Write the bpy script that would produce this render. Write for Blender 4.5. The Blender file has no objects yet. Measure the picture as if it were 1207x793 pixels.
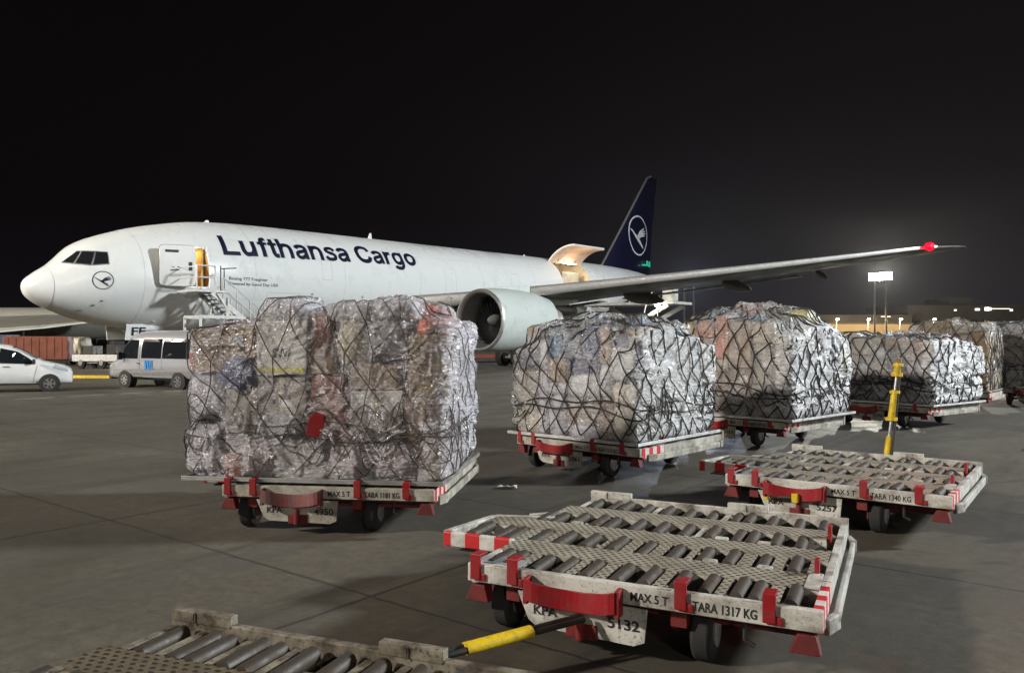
import bpy, bmesh, math, random
from mathutils import Vector, Matrix, noise
from mathutils.bvhtree import BVHTree
R = math.radians
PI = math.pi
scene = bpy.context.scene
col = scene.collection
# ------------------------------------------------------------------ camera
FPX, HC, HOR = 940.0, 2.06, 398.5            # focal length in photo pixels, eye height, horizon row
cam_d = bpy.data.cameras.new("camera")
cam_d.sensor_width = 36.0
cam_d.lens = 36.0 * FPX / 1207.0
cam_d.clip_start = 0.1
cam_d.clip_end = 4000
cam = bpy.data.objects.new("camera", cam_d)
col.objects.link(cam)
cam.location = (0, 0, HC)
cam.rotation_euler = (R(90) + math.atan((HOR - 396.5) / FPX), 0, 0)
scene.camera = cam
# ------------------------------------------------------------------ world: night sky over a lit apron
world = bpy.data.worlds.new("World")
scene.world = world
world.use_nodes = True
wn, wl = world.node_tree.nodes, world.node_tree.links
wn.clear()
wo = wn.new("ShaderNodeOutputWorld")
bg = wn.new("ShaderNodeBackground")
sky = wn.new("ShaderNodeTexSky")
sky.sky_type = 'NISHITA'
sky.sun_disc = False
sky.sun_elevation = R(-6)
sky.sun_rotation = R(60)
tc = wn.new("ShaderNodeTexCoord")
sx = wn.new("ShaderNodeSeparateXYZ")
wl.new(tc.outputs['Generated'], sx.inputs[0])
rmp = wn.new("ShaderNodeValToRGB")           # light pollution: paler towards the horizon
wl.new(sx.outputs['Z'], rmp.inputs[0])
e = rmp.color_ramp.elements
e[0].position = 0.0; e[0].color = (0.012, 0.0105, 0.0155, 1)
e[1].position = 0.45; e[1].color = (0.0034, 0.0018, 0.0020, 1)
m_ = e.new(0.14); m_.color = (0.0046, 0.0030, 0.0040, 1)
side = wn.new("ShaderNodeMapRange")          # the lit part of the airport lies to the right
side.inputs['From Min'].default_value = -0.9; side.inputs['From Max'].default_value = 0.35
side.inputs['To Min'].default_value = 0.15; side.inputs['To Max'].default_value = 1.0
wl.new(sx.outputs['X'], side.inputs['Value'])
vm = wn.new("ShaderNodeVectorMath"); vm.operation = 'SCALE'
wl.new(rmp.outputs[0], vm.inputs[0]); wl.new(side.outputs[0], vm.inputs['Scale'])
sk = wn.new("ShaderNodeVectorMath"); sk.operation = 'SCALE'; sk.inputs['Scale'].default_value = 0.02
wl.new(sky.outputs[0], sk.inputs[0])
ad = wn.new("ShaderNodeVectorMath"); ad.operation = 'ADD'
wl.new(vm.outputs[0], ad.inputs[0]); wl.new(sk.outputs[0], ad.inputs[1])
wl.new(ad.outputs[0], bg.inputs['Color'])
bg.inputs['Strength'].default_value = 1.0
wl.new(bg.outputs[0], wo.inputs[0])
# ------------------------------------------------------------------ apron floodlights and one added fill (lamps of the masts built below)
def flood(name, loc, target, watts, colr, radius=1.0, cone=110):
    d = bpy.data.lights.new(name, 'SPOT')
    d.energy = watts; d.color = colr; d.shadow_soft_size = radius
    d.spot_size = R(cone); d.spot_blend = 0.6
    o = bpy.data.objects.new(name, d); col.objects.link(o)
    o.location = loc
    o.rotation_euler = (Vector(target) - Vector(loc)).to_track_quat('-Z', 'Y').to_euler()
    return o
FLOODS = {
    'left': ((-64, -12, 30), (2, 10, 0), 225000, (1.0, 0.92, 0.81), 2.2),
    'right': ((64, 14, 27), (0, 25, 1), 265000, (0.93, 0.985, 1.0), 3.2),
    'far_left': ((-78, 30, 24), (-34, 78, 2), 150000, (1.0, 0.91, 0.76), 1.3),
    'behind': ((18, -75, 26), (0, 30, 2), 38000, (1.0, 0.94, 0.84), 1.6),  # weak general fill, added behind the camera
}
for k_, (lo, ta, wa, co, ra) in FLOODS.items():
    flood('floodlight_' + k_, lo, ta, wa, co, ra)
# ------------------------------------------------------------------ render settings
vs = scene.view_settings
vs.view_transform = 'Standard'; vs.look = 'None'; vs.gamma = 1.0; vs.use_curve_mapping = False
vs.exposure = 0.0
cy = scene.cycles
cy.use_denoising = True
try: cy.denoiser = 'OPENIMAGEDENOISE'
except Exception: pass
cy.sample_clamp_indirect = 4.0
cy.max_bounces = 8
cy.transparent_max_bounces = 16
cy.caustics_reflective = False; cy.caustics_refractive = False

# ================================================================== helpers
def tag(o, label=None, cat=None, group=None, kind=None):
    if label: o['label'] = label
    if cat: o['category'] = cat
    if group: o['group'] = group
    if kind: o['kind'] = kind
    return o
def empty(name, loc=(0, 0, 0), rz=0.0, label=None, cat=None, group=None):
    o = bpy.data.objects.new(name, None)
    o.empty_display_size = 0.2
    col.objects.link(o)
    o.location = loc; o.rotation_euler = (0, 0, rz)
    tag(o, label, cat, group)
    return o
def kids(o): return [c for c in bpy.data.objects if c.parent == o]
def copy_tree(o, parent=None):
    c = o.copy(); col.objects.link(c); c.parent = parent
    for ch in kids(o): copy_tree(ch, c)
    return c
class MB:
    """collects shapes and links them as ONE mesh object"""
    def __init__(s): s.bm = bmesh.new()
    def box(s, c, size, rot=None):
        m = Matrix.Translation(c)
        if rot is not None: m = m @ (rot if isinstance(rot, Matrix) else Matrix.Rotation(rot, 4, 'Z'))
        m = m @ Matrix.Diagonal((size[0], size[1], size[2], 1))
        bmesh.ops.create_cube(s.bm, size=1.0, matrix=m)
        return s
    def cyl(s, p0, p1, r, r2=None, seg=16, cap=True):
        p0, p1 = Vector(p0), Vector(p1); d = p1 - p0
        if d.length < 1e-6: return s
        m = Matrix.Translation((p0 + p1) / 2) @ d.to_track_quat('Z', 'Y').to_matrix().to_4x4()
        bmesh.ops.create_cone(s.bm, cap_ends=cap, segments=seg, radius1=r, radius2=r if r2 is None else r2, depth=d.length, matrix=m)
        return s
    def bar(s, p0, p1, w, h):
        p0, p1 = Vector(p0), Vector(p1); d = p1 - p0
        m = Matrix.Translation((p0 + p1) / 2) @ d.to_track_quat('X', 'Z').to_matrix().to_4x4() @ Matrix.Diagonal((d.length, w, h, 1))
        bmesh.ops.create_cube(s.bm, size=1.0, matrix=m)
        return s
    def sph(s, c, r, sc=(1, 1, 1), u=16, v=10):
        m = Matrix.Translation(c) @ Matrix.Diagonal((sc[0], sc[1], sc[2], 1))
        bmesh.ops.create_uvsphere(s.bm, u_segments=u, v_segments=v, radius=r, matrix=m)
        return s
    def tube(s, pts, r, seg=5):
        pts = [Vector(p) for p in pts]; n = len(pts); rings = []
        for i, p in enumerate(pts):
            t = (pts[min(i + 1, n - 1)] - pts[max(i - 1, 0)])
            if t.length < 1e-7: t = Vector((0, 0, 1))
            t.normalize()
            a = t.cross(Vector((0, 0, 1)))
            if a.length < .1: a = t.cross(Vector((1, 0, 0)))
            a.normalize(); b = t.cross(a)
            rings.append([s.bm.verts.new(p + (a * math.cos(2 * PI * k / seg) + b * math.sin(2 * PI * k / seg)) * r) for k in range(seg)])
        for i in range(n - 1):
            for k in range(seg):
                s.bm.faces.new((rings[i][k], rings[i][(k + 1) % seg], rings[i + 1][(k + 1) % seg], rings[i + 1][k]))
        s.bm.faces.new(rings[0]); s.bm.faces.new(rings[-1][::-1])
        return s
    def prism(s, poly, axis, t0, t1):
        """poly: 2-D outline; axis 'x','y','z' = extrusion axis; t0..t1 range"""
        def P(u, v, t):
            return {'x': (t, u, v), 'y': (u, t, v), 'z': (u, v, t)}[axis]
        a = [s.bm.verts.new(P(u, v, t0)) for u, v in poly]
        b = [s.bm.verts.new(P(u, v, t1)) for u, v in poly]
        n = len(poly)
        s.bm.faces.new(a[::-1]); s.bm.faces.new(b)
        for i in range(n): s.bm.faces.new((a[i], a[(i + 1) % n], b[(i + 1) % n], b[i]))
        return s
    def loft(s, rings, cap=True, closed=True):
        vv = [[s.bm.verts.new(p) for p in r] for r in rings]
        n = len(vv[0])
        for i in range(len(vv) - 1):
            for k in range(n if closed else n - 1):
                s.bm.faces.new((vv[i][k], vv[i][(k + 1) % n], vv[i + 1][(k + 1) % n], vv[i + 1][k]))
        if cap and closed:
            s.bm.faces.new(vv[0][::-1]); s.bm.faces.new(vv[-1])
        return vv
    def build(s, name, mat, parent=None, smooth=False, bevel=0.0, sharp=40):
        bmesh.ops.recalc_face_normals(s.bm, faces=s.bm.faces[:])
        me = bpy.data.meshes.new(name)
        s.bm.to_mesh(me); s.bm.free()
        if smooth:
            me.polygons.foreach_set('use_smooth', [True] * len(me.polygons))
            try: me.set_sharp_from_angle(angle=R(sharp))
            except Exception: pass
        o = bpy.data.objects.new(name, me); col.objects.link(o)
        if isinstance(mat, (list, tuple)):
            for m in mat: me.materials.append(m)
        else: me.materials.append(mat)
        o.parent = parent
        if bevel:
            b = o.modifiers.new('bevel', 'BEVEL'); b.width = bevel; b.segments = 2; b.limit_method = 'ANGLE'; b.angle_limit = R(35)
        return o
# ------------------------------------------------------------------ materials
def nodes(name):
    m = bpy.data.materials.new(name); m.use_nodes = True
    nt = m.node_tree; b = nt.nodes['Principled BSDF']
    return m, nt, b
def N(nt, t, **kw):
    n = nt.nodes.new('ShaderNode' + t)
    for k, v in kw.items():
        if k in n.inputs: n.inputs[k].default_value = v
        else: setattr(n, k, v)
    return n
def ramp(nt, src, p0, c0, p1, c1):
    r = N(nt, 'ValToRGB'); nt.links.new(src, r.inputs[0])
    e = r.color_ramp.elements
    e[0].position, e[1].position = p0, p1
    e[0].color = (*c0, 1) if len(c0) == 3 else c0; e[1].color = (*c1, 1) if len(c1) == 3 else c1
    return r.outputs[0]
def mixc(nt, fac, a, b, mode='MIX'):
    m = nt.nodes.new('ShaderNodeMix'); m.data_type = 'RGBA'; m.blend_type = mode
    for s, v in ((m.inputs[0], fac), (m.inputs[6], a), (m.inputs[7], b)):
        if hasattr(v, 'is_linked') or isinstance(v, bpy.types.NodeSocket): nt.links.new(v, s)
        else: s.default_value = (*v, 1) if isinstance(v, tuple) and len(v) == 3 else v
    return m.outputs[2]
def plain(name, c, rough=0.5, metal=0.0, spec=0.5, coat=0.0):
    m, nt, b = nodes(name)
    b.inputs['Base Color'].default_value = (*c, 1); b.inputs['Roughness'].default_value = rough
    b.inputs['Metallic'].default_value = metal; b.inputs['Specular IOR Level'].default_value = spec
    b.inputs['Coat Weight'].default_value = coat
    return m
def worn(name, c, dirt=(0.10, 0.07, 0.05), scale=6.0, amount=0.5, rough=0.5, metal=0.0, bump=0.15, fine=40.0, thr=0.5):
    """paint or metal with blotches of dirt and fine chips"""
    m, nt, b = nodes(name); L = nt.links
    tcx = N(nt, 'TexCoord')
    n1 = N(nt, 'TexNoise', Scale=scale, Detail=8.0, Roughness=0.65); L.new(tcx.outputs['Object'], n1.inputs['Vector'])
    n2 = N(nt, 'TexNoise', Scale=fine, Detail=5.0, Roughness=0.7); L.new(tcx.outputs['Object'], n2.inputs['Vector'])
    f1 = ramp(nt, n1.outputs[0], thr - .08, (0, 0, 0), thr + .22, (1, 1, 1))
    f2 = ramp(nt, n2.outputs[0], .56, (0, 0, 0), .66, (1, 1, 1))
    a = N(nt, 'Math', operation='MULTIPLY'); L.new(f1, a.inputs[0]); a.inputs[1].default_value = amount
    c1 = mixc(nt, a.outputs[0], c, dirt)
    a2 = N(nt, 'Math', operation='MULTIPLY'); L.new(f2, a2.inputs[0]); a2.inputs[1].default_value = amount * .8
    c2 = mixc(nt, a2.outputs[0], c1, tuple(x * .6 for x in dirt))
    L.new(c2, b.inputs['Base Color'])
    rr = ramp(nt, n1.outputs[0], .3, (rough - .12,) * 3, .7, (min(1, rough + .25),) * 3); L.new(rr, b.inputs['Roughness'])
    b.inputs['Metallic'].default_value = metal
    bp = N(nt, 'Bump', Strength=bump, Distance=.01); L.new(n2.outputs[0], bp.inputs['Height']); L.new(bp.outputs[0], b.inputs['Normal'])
    return m
def emit(name, c, s):
    m, nt, b = nodes(name)
    b.inputs['Base Color'].default_value = (*c, 1)
    b.inputs['Emission Color'].default_value = (*c, 1); b.inputs['Emission Strength'].default_value = s
    return m
def stripes(name, axis, period, c1, c2, duty=.5, slant=0.0, ref=None):
    m = worn(name, c1, amount=.5); nt = m.node_tree; L = nt.links; b = nt.nodes['Principled BSDF']
    src = b.inputs['Base Color'].links[0].from_socket
    t = N(nt, 'TexCoord'); sp = N(nt, 'SeparateXYZ'); L.new(t.outputs['Object'], sp.inputs[0])
    mu = N(nt, 'Math', operation='MULTIPLY_ADD'); L.new(sp.outputs[2], mu.inputs[0]); mu.inputs[1].default_value = slant; L.new(sp.outputs[axis], mu.inputs[2])
    dv = N(nt, 'Math', operation='DIVIDE'); L.new(mu.outputs[0], dv.inputs[0]); dv.inputs[1].default_value = period
    fr = N(nt, 'Math', operation='FRACT'); L.new(dv.outputs[0], fr.inputs[0])
    lt = N(nt, 'Math', operation='LESS_THAN'); L.new(fr.outputs[0], lt.inputs[0]); lt.inputs[1].default_value = duty
    L.new(mixc(nt, lt.outputs[0], src, c2), b.inputs['Base Color'])
    return m
M = {}
M['white'] = worn('dolly_white_paint', (.56, .55, .51), dirt=(.085, .060, .038), scale=4.5, amount=1.0, rough=.5, thr=.50)
M['cream'] = worn('dolly_cream_paint', (.50, .48, .42), dirt=(.07, .05, .03), scale=4, amount=.8, rough=.55, thr=.45)
M['grime'] = worn('grimy_old_paint', (.27, .245, .19), dirt=(.035, .022, .012), scale=5, amount=1.0, rough=.6, thr=.42)
M['red'] = worn('dolly_red_paint', (.27, .007, .012), dirt=(.10, .03, .025), scale=7, amount=.55, rough=.42, thr=.52)
M['dark_red'] = worn('underframe_red_paint', (.16, .012, .012), dirt=(.02, .012, .01), scale=6, amount=.8, rough=.6)
M['black_steel'] = worn('black_steel', (.022, .021, .02), dirt=(.05, .035, .025), scale=8, amount=.6, rough=.5)
M['roller'] = worn('roller_steel', (.070, .063, .054), dirt=(.050, .028, .014), scale=7, amount=.9, rough=.55, metal=.3, thr=.46)
M['rubber'] = worn('tyre_rubber', (.018, .018, .018), dirt=(.05, .045, .04), scale=12, amount=.4, rough=.85)
M['rim'] = worn('wheel_rim', (.30, .30, .29), dirt=(.05, .04, .03), scale=14, amount=.8, rough=.5, metal=.5)
M['yellow'] = worn('yellow_paint', (.72, .50, .015), dirt=(.12, .07, .01), scale=8, amount=.55, rough=.45)
M['ink'] = plain('stencil_ink', (.012, .012, .014), .7)
M['grey'] = worn('grey_paint', (.28, .28, .29), amount=.5)
M['alu'] = worn('bare_aluminium', (.55, .55, .54), dirt=(.2, .19, .17), amount=.4, rough=.35, metal=.85, bump=.05)
M['glass'] = plain('dark_glass', (.012, .014, .017), .06, 0, .6)
M['chrome'] = plain('polished_metal', (.65, .66, .68), .22, 1.0)
M['car_white'] = plain('car_white_paint', (.72, .73, .73), .25, 0, .5, .4)
M['plastic_black'] = plain('black_plastic', (.02, .02, .022), .5)
M['wood'] = worn('brown_board', (.23, .13, .07), dirt=(.08, .04, .02), amount=.5)
# tread plate with rows of oval holes
def tread_mat(name='tread_plate', c0=(.36, .33, .27), d0=(.10, .075, .045)):
    m = worn(name, c0, dirt=d0, scale=3.5, amount=.75, rough=.5, thr=.47, fine=60)
    nt = m.node_tree; L = nt.links; b = nt.nodes['Principled BSDF']
    src = b.inputs['Base Color'].links[0].from_socket
    t = N(nt, 'TexCoord'); sp = N(nt, 'SeparateXYZ'); L.new(t.outputs['Object'], sp.inputs[0])
    def ma(op, a, bb):
        n = N(nt, 'Math', operation=op)
        for i, v in enumerate((a, bb)):
            if v is None: continue
            if isinstance(v, (int, float)): n.inputs[i].default_value = v
            else: L.new(v, n.inputs[i])
        return n.outputs[0]
    v = ma('DIVIDE', sp.outputs[1], .042)
    row = ma('FLOOR', v, None); odd = ma('MODULO', row, 2.0); odd = ma('ABSOLUTE', odd, None)
    u = ma('ADD', ma('DIVIDE', sp.outputs[0], .062), ma('MULTIPLY', odd, .5))
    fu = ma('SUBTRACT', ma('FRACT', u, None), .5); fv = ma('SUBTRACT', ma('FRACT', v, None), .5)
    d = ma('ADD', ma('POWER', ma('ABSOLUTE', fu, None), 2.0), ma('MULTIPLY', ma('POWER', ma('ABSOLUTE', fv, None), 2.0), .75))
    hole = N(nt, 'MapRange'); L.new(d, hole.inputs[0])
    hole.inputs[1].default_value = .055; hole.inputs[2].default_value = .095; hole.inputs[3].default_value = 1; hole.inputs[4].default_value = 0
    nn = N(nt, 'TexNoise', Scale=1.6, Detail=3.0); L.new(t.outputs['Object'], nn.inputs[0])
    hv = ma('MULTIPLY', hole.outputs[0], .92)
    L.new(mixc(nt, hv, src, (.02, .017, .013)), b.inputs['Base Color'])
    bp = N(nt, 'Bump', Strength=.8, Distance=.006); bp.invert = True
    L.new(hole.outputs[0], bp.inputs['Height']); L.new(bp.outputs[0], b.inputs['Normal'])
    return m
M['tread'] = tread_mat(); M['tread_old'] = tread_mat('old_tread_plate', (.13, .105, .07), (.045, .028, .015))

# ================================================================== ground
TH = 0.660                                    # direction of the aircraft and of the concrete joints
def ground_mat():
    m, nt, b = nodes('apron_concrete'); L = nt.links
    t = N(nt, 'TexCoord')
    mp = N(nt, 'Mapping'); mp.inputs['Rotation'].default_value = (0, 0, TH); L.new(t.outputs['Object'], mp.inputs[0])
    def ma(op, a, bb=None, c=None):
        n = N(nt, 'Math', operation=op)
        for i, v in enumerate((a, bb, c)):
            if v is None: continue
            if isinstance(v, (int, float)): n.inputs[i].default_value = v
            else: L.new(v, n.inputs[i])
        return n.outputs[0]
    big = N(nt, 'TexNoise', Scale=.30, Detail=7.0, Roughness=.6); L.new(mp.outputs[0], big.inputs[0])
    mid = N(nt, 'TexNoise', Scale=1.3, Detail=8.0, Roughness=.65, Distortion=.6); L.new(mp.outputs[0], mid.inputs[0])
    fin = N(nt, 'TexNoise', Scale=38.0, Detail=6.0, Roughness=.75); L.new(mp.outputs[0], fin.inputs[0])
    st = N(nt, 'Mapping'); st.inputs['Scale'].default_value = (2.2, .18, 1); st.inputs['Rotation'].default_value = (0, 0, -.5); L.new(mp.outputs[0], st.inputs[0])
    skid = N(nt, 'TexNoise', Scale=.9, Detail=7.0, Roughness=.7, Distortion=.3); L.new(st.outputs[0], skid.inputs[0])
    c = mixc(nt, ramp(nt, big.outputs[0], .32, (0, 0, 0), .68, (1, 1, 1)), (.078, .066, .046), (.172, .150, .114))
    c = mixc(nt, ramp(nt, mid.outputs[0], .42, (0, 0, 0), .72, (.55,) * 3), c, (.044, .039, .032))
    c = mixc(nt, ramp(nt, skid.outputs[0],   .52, (0, 0, 0), .66, (.7,) * 3), c, (.030, .027, .023))
    gr = N(nt, 'TexNoise', Scale=8.5, Detail=9.0, Roughness=.8); L.new(mp.outputs[0], gr.inputs[0])
    c = mixc(nt, ramp(nt, gr.outputs[0], .40, (.55,) * 3, .60, (0, 0, 0)), c, (.040, .036, .030))
    # each slab was cast on its own day
    sp0 = N(nt, 'SeparateXYZ'); L.new(mp.outputs[0], sp0.inputs[0])
    cb = N(nt, 'CombineXYZ')
    L.new(ma('FLOOR', ma('ADD', ma('DIVIDE', ma('SUBTRACT', sp0.outputs[0], -4.79), 4.35), 0.0)), cb.inputs[0]); L.new(ma('FLOOR', ma('DIVIDE', ma('SUBTRACT', sp0.outputs[1], 7.68), 3.33)), cb.inputs[1])
    wnz = N(nt, 'TexWhiteNoise'); L.new(cb.outputs[0], wnz.inputs[0])
    c = mixc(nt, ramp(nt, wnz.outputs['Value'], 0, (0, 0, 0), 1, (.42,) * 3), c, (.060, .052, .040))
    # spots of oil and rubber
    vor = N(nt, 'TexVoronoi', Scale=1.7); vor.inputs['Randomness'].default_value = 1.0
    wob = N(nt, 'TexNoise', Scale=3.0, Detail=4.0); L.new(mp.outputs[0], wob.inputs[0])
    wv = N(nt, 'VectorMath', operation='MULTIPLY_ADD'); L.new(wob.outputs[1], wv.inputs[0]); wv.inputs[1].default_value = (.5, .5, 0); L.new(mp.outputs[0], wv.inputs[2])
    L.new(wv.outputs[0], vor.inputs['Vector'])
    spot = ramp(nt, vor.outputs['Distance'], .03, (1, 1, 1), .16, (0, 0, 0))
    sel = ramp(nt, vor.outputs['Color'], .70, (0, 0, 0), .78, (.75,) * 3)
    c = mixc(nt, ma('MULTIPLY', spot, sel), c, (.03, .027, .024))
    c = mixc(nt, ramp(nt, fin.outputs[0], .3, (.38,) * 3, .7, (0, 0, 0)), c, (.05, .048, .042))
    c = mixc(nt, ramp(nt, fin.outputs[0], .60, (0, 0, 0), .78, (.45,) * 3), c, (.26, .25, .22))
    # tyre marks of tugs turning on the stand
    spo = N(nt, 'SeparateXYZ'); L.new(t.outputs['Object'], spo.inputs[0]); marks = None
    for cx_, cy_, rad in ((-9.0, -694.0, 7.2), (-9.0, -694.0, 8.9), (6.5, -703.5, 11.0), (6.5, -703.5, 12.7), (-14.0, -709.0, 16.5), (-14.0, -709.0, 18.1), (1.0, -683.5, 9.6), (24.0, -689.0, 13.5), (24.0, -689.0, 15.2)):
        dx = ma('SUBTRACT', spo.outputs[0], cx_); dy = ma('SUBTRACT', spo.outputs[1], cy_)
        ds = ma('SQRT', ma('ADD', ma('MULTIPLY', dx, dx), ma('MULTIPLY', dy, dy)))
        mr = N(nt, 'MapRange'); L.new(ma('ABSOLUTE', ma('SUBTRACT', ds, rad)), mr.inputs[0]); mr.inputs[1].default_value = .05; mr.inputs[2].default_value = .14; mr.inputs[3].default_value = 1; mr.inputs[4].default_value = 0
        marks = mr.outputs[0] if marks is None else ma('MAXIMUM', marks, mr.outputs[0])
    mkf = ma('MULTIPLY', marks, ramp(nt, skid.outputs[0], .38, (0, 0, 0), .62, (.6,) * 3))
    c = mixc(nt, mkf, c, (.028, .024, .021))
    # dark droplets
    dv = N(nt, 'TexVoronoi', Scale=4.5); L.new(wv.outputs[0], dv.inputs['Vector'])
    c = mixc(nt, ma('MULTIPLY', ramp(nt, dv.outputs['Distance'], .04, (1, 1, 1), .12, (0, 0, 0)), ramp(nt, dv.outputs['Color'], .82, (0, 0, 0), .86, (.8,) * 3)), c, (.022, .02, .018))
    # joints
    sp = N(nt, 'SeparateXYZ'); L.new(mp.outputs[0], sp.inputs[0])
    wj = N(nt, 'TexNoise', Scale=2.5, Detail=5.0); L.new(mp.outputs[0], wj.inputs[0])
    wob2 = ma('MULTIPLY', ma('SUBTRACT', wj.outputs[0], .5), .05)
    def joint(s, off, per, w):
        a = ma('ADD', ma('DIVIDE', ma('SUBTRACT', ma('ADD', s, wob2), off), per), .5)
        d = ma('MULTIPLY', ma('ABSOLUTE', ma('SUBTRACT', ma('FRACT', a), .5)), per)
        mr = N(nt, 'MapRange'); L.new(d, mr.inputs[0]); mr.inputs[1].default_value = w * .5; mr.inputs[2].default_value = w * 1.15
        mr.inputs[3].default_value = 1; mr.inputs[4].default_value = 0
        return mr.outputs[0]
    j = ma('MAXIMUM', joint(sp.outputs[0], -4.79, 4.35, .028), joint(sp.outputs[1], 7.68, 3.33 * 1, .022))
    jf = ma('MULTIPLY', j, ma('MULTIPLY_ADD', mid.outputs[0], .6, .45))
    c = mixc(nt, jf, c, (.022, .02, .018))
    L.new(c, b.inputs['Base Color'])
    rr = ramp(nt, mid.outputs[0], .3, (.52,) * 3, .72, (.85,) * 3); L.new(rr, b.inputs['Roughness'])
    hh = ma('ADD', ma('MULTIPLY', fin.outputs[0], .5), ma('MULTIPLY', j, -.8))
    bp = N(nt, 'Bump', Strength=.45, Distance=.012); L.new(hh, bp.inputs['Height']); L.new(bp.outputs[0], b.inputs['Normal'])
    return m
g = MB(); g.box((0, 700, -.5), (3600, 2600, 1.0)); apron = g.build('apron_ground', ground_mat()); tag(apron, kind='structure')
# white dashes of the service road (paint sheet 4 mm up)
M['line'] = worn('road_paint', (.55, .54, .50), dirt=(.16, .15, .13), scale=2.0, amount=.7, rough=.6)
M['road_yellow'] = worn('yellow_road_paint', (.60, .40, .04), dirt=(.16, .14, .1), scale=2.0, amount=.6, rough=.6)
def strip(mb, p0, p1, w, z=.004):
    p0, p1 = Vector((*p0, 0)), Vector((*p1, 0)); d = (p1 - p0).normalized(); n = Vector((-d.y, d.x, 0)) * w / 2
    vs_ = [mb.bm.verts.new(q + Vector((0, 0, z))) for q in (p0 - n, p1 - n, p1 + n, p0 + n)]
    mb.bm.faces.new(vs_)
mk = MB(); a0 = Vector((-21.0, 21.2)); dd = Vector((4.22, 5.4)).normalized()
for k in range(14):
    strip(mk, a0 + dd * (k * 1.75), a0 + dd * (k * 1.75 + 1.25), .13)
tag(mk.build('road_marking', M['line']), kind='structure')
# ================================================================== cargo aircraft (X = port side, Y = aft, Z = up)
M['skin'] = worn('aircraft_white_paint', (.70, .72, .72), dirt=(.64, .65, .65), scale=.25, amount=.2, rough=.24, bump=.004, fine=.9)
M['skin_engine'] = worn('nacelle_paint', (.55, .60, .58), dirt=(.44, .47, .45), scale=.5, amount=.35, rough=.33, bump=.004, fine=1.2)
M['wing_grey'] = worn('wing_grey_paint', (.13, .135, .125), dirt=(.075, .072, .062), scale=.8, amount=.7, rough=.40, bump=.03, fine=5.0)
M['seam'] = plain('seam_grey', (.36, .37, .37), .6)  # faint grey of the skin seams and hatch outlines
M['navy'] = plain('navy_paint', (.004, .005, .024), .35)
M['navy_ink'] = plain('navy_lettering', (.006, .007, .026), .4)
M['emblem_white'] = plain('emblem_white', (.75, .75, .78), .4)
M['fan'] = plain('fan_blade', (.035, .035, .04), .32, .6)
M['duct'] = worn('intake_duct', (.30, .30, .30), dirt=(.2, .2, .2), amount=.5, rough=.45)
M['cabin'] = worn('cabin_lining', (.55, .36, .14), dirt=(.25, .12, .04), scale=2, amount=.7, rough=.6)
M['hold'] = worn('hold_lining', (.62, .55, .42), dirt=(.3, .24, .16), scale=1.5, amount=.6, rough=.6)
M['door_lining'] = worn('door_lining', (.62, .46, .36), dirt=(.4, .26, .18), scale=2, amount=.5, rough=.6)
PX, PY = -22.95, 37.4
plane = empty('cargo_aircraft', (PX, PY, -.10), -TH,
              'white twin-engine freight aircraft with navy lettering and an open nose door', 'aircraft')
plane.rotation_euler = (0.0145, 0, -TH)
# a, half width, top, bottom
SEC = [(0.0, .03, 4.62, 4.56), (.10, .34, 4.88, 4.25), (.3, .62, 5.08, 4.02), (.7, .98, 5.38, 3.74), (1.15, 1.28, 5.68, 3.53),
       (1.6, 1.54, 6.10, 3.34), (2.1, 1.80, 6.60, 3.14), (2.7, 2.06, 6.96, 2.96), (3.4, 2.30, 7.24, 2.80), (4.3, 2.54, 7.55, 2.66),
       (5.3, 2.74, 7.84, 2.56), (6.5, 2.91, 8.10, 2.48), (8.0, 3.03, 8.37, 2.43), (10., 3.09, 8.53, 2.40), (12.5, 3.10, 8.59, 2.40),
       (18, 3.10, 8.60, 2.40), (26, 3.10, 8.60, 2.40), (34, 3.10, 8.60, 2.40), (42, 3.10, 8.60, 2.40), (45, 3.08, 8.60, 2.55), (48, 2.98, 8.59, 3.05),
       (51, 2.75, 8.55, 3.80), (54, 2.38, 8.46, 4.65), (57, 1.90, 8.32, 5.45), (60, 1.25, 8.08, 6.2), (62.3, .6, 7.8, 6.75), (63.2, .15, 7.5, 6.95)]
NS = 96
def sec_ring(s, n=NS):
    a, hw, zt, zb = s; zc, hz = (zt + zb) / 2, (zt - zb) / 2
    return [(hw * math.sin(2 * PI * k / n), a, zc + hz * math.cos(2 * PI * k / n)) for k in range(n)]
def interp_sec(a):
    for i in range(len(SEC) - 1):
        if SEC[i][0] <= a <= SEC[i + 1][0]:
            p0 = SEC[max(i - 1, 0)]; p1 = SEC[i]; p2 = SEC[i + 1]; p3 = SEC[min(i + 2, len(SEC) - 1)]
            t = (a - p1[0]) / (p2[0] - p1[0]); out = [a]
            for j in (1, 2, 3):
                m1 = (p2[j] - p0[j]) / max(p2[0] - p0[0], 1e-6) * (p2[0] - p1[0]); m2 = (p3[j] - p1[j]) / max(p3[0] - p1[0], 1e-6) * (p2[0] - p1[0])
                if i == 0: m1 = (p2[j] - p1[j]) * 1.6
                h = (2 * t**3 - 3 * t**2 + 1) * p1[j] + (t**3 - 2 * t**2 + t) * m1 + (-2 * t**3 + 3 * t**2) * p2[j] + (t**3 - t**2) * m2
                out.append(h)
            return out
aa = [0, .03, .08, .15, .25, .38, .52, .7, .9] + [1.15 + .25 * k for k in range(20)] + [6.3 + .6 * k for k in range(94)] + [62.6, 63.1]
aa = [a for a in aa if a < 63.15]
fz = MB(); fz.loft([sec_ring(interp_sec(a)) for a in aa])
fus = fz.build('fuselage', [M['skin'], M['cabin'], M['hold']], plane, smooth=True, sharp=50)
fus_bvh = BVHTree.FromPolygons([v.co.copy() for v in fus.data.vertices], [tuple(p.vertices) for p in fus.data.polygons])
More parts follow.
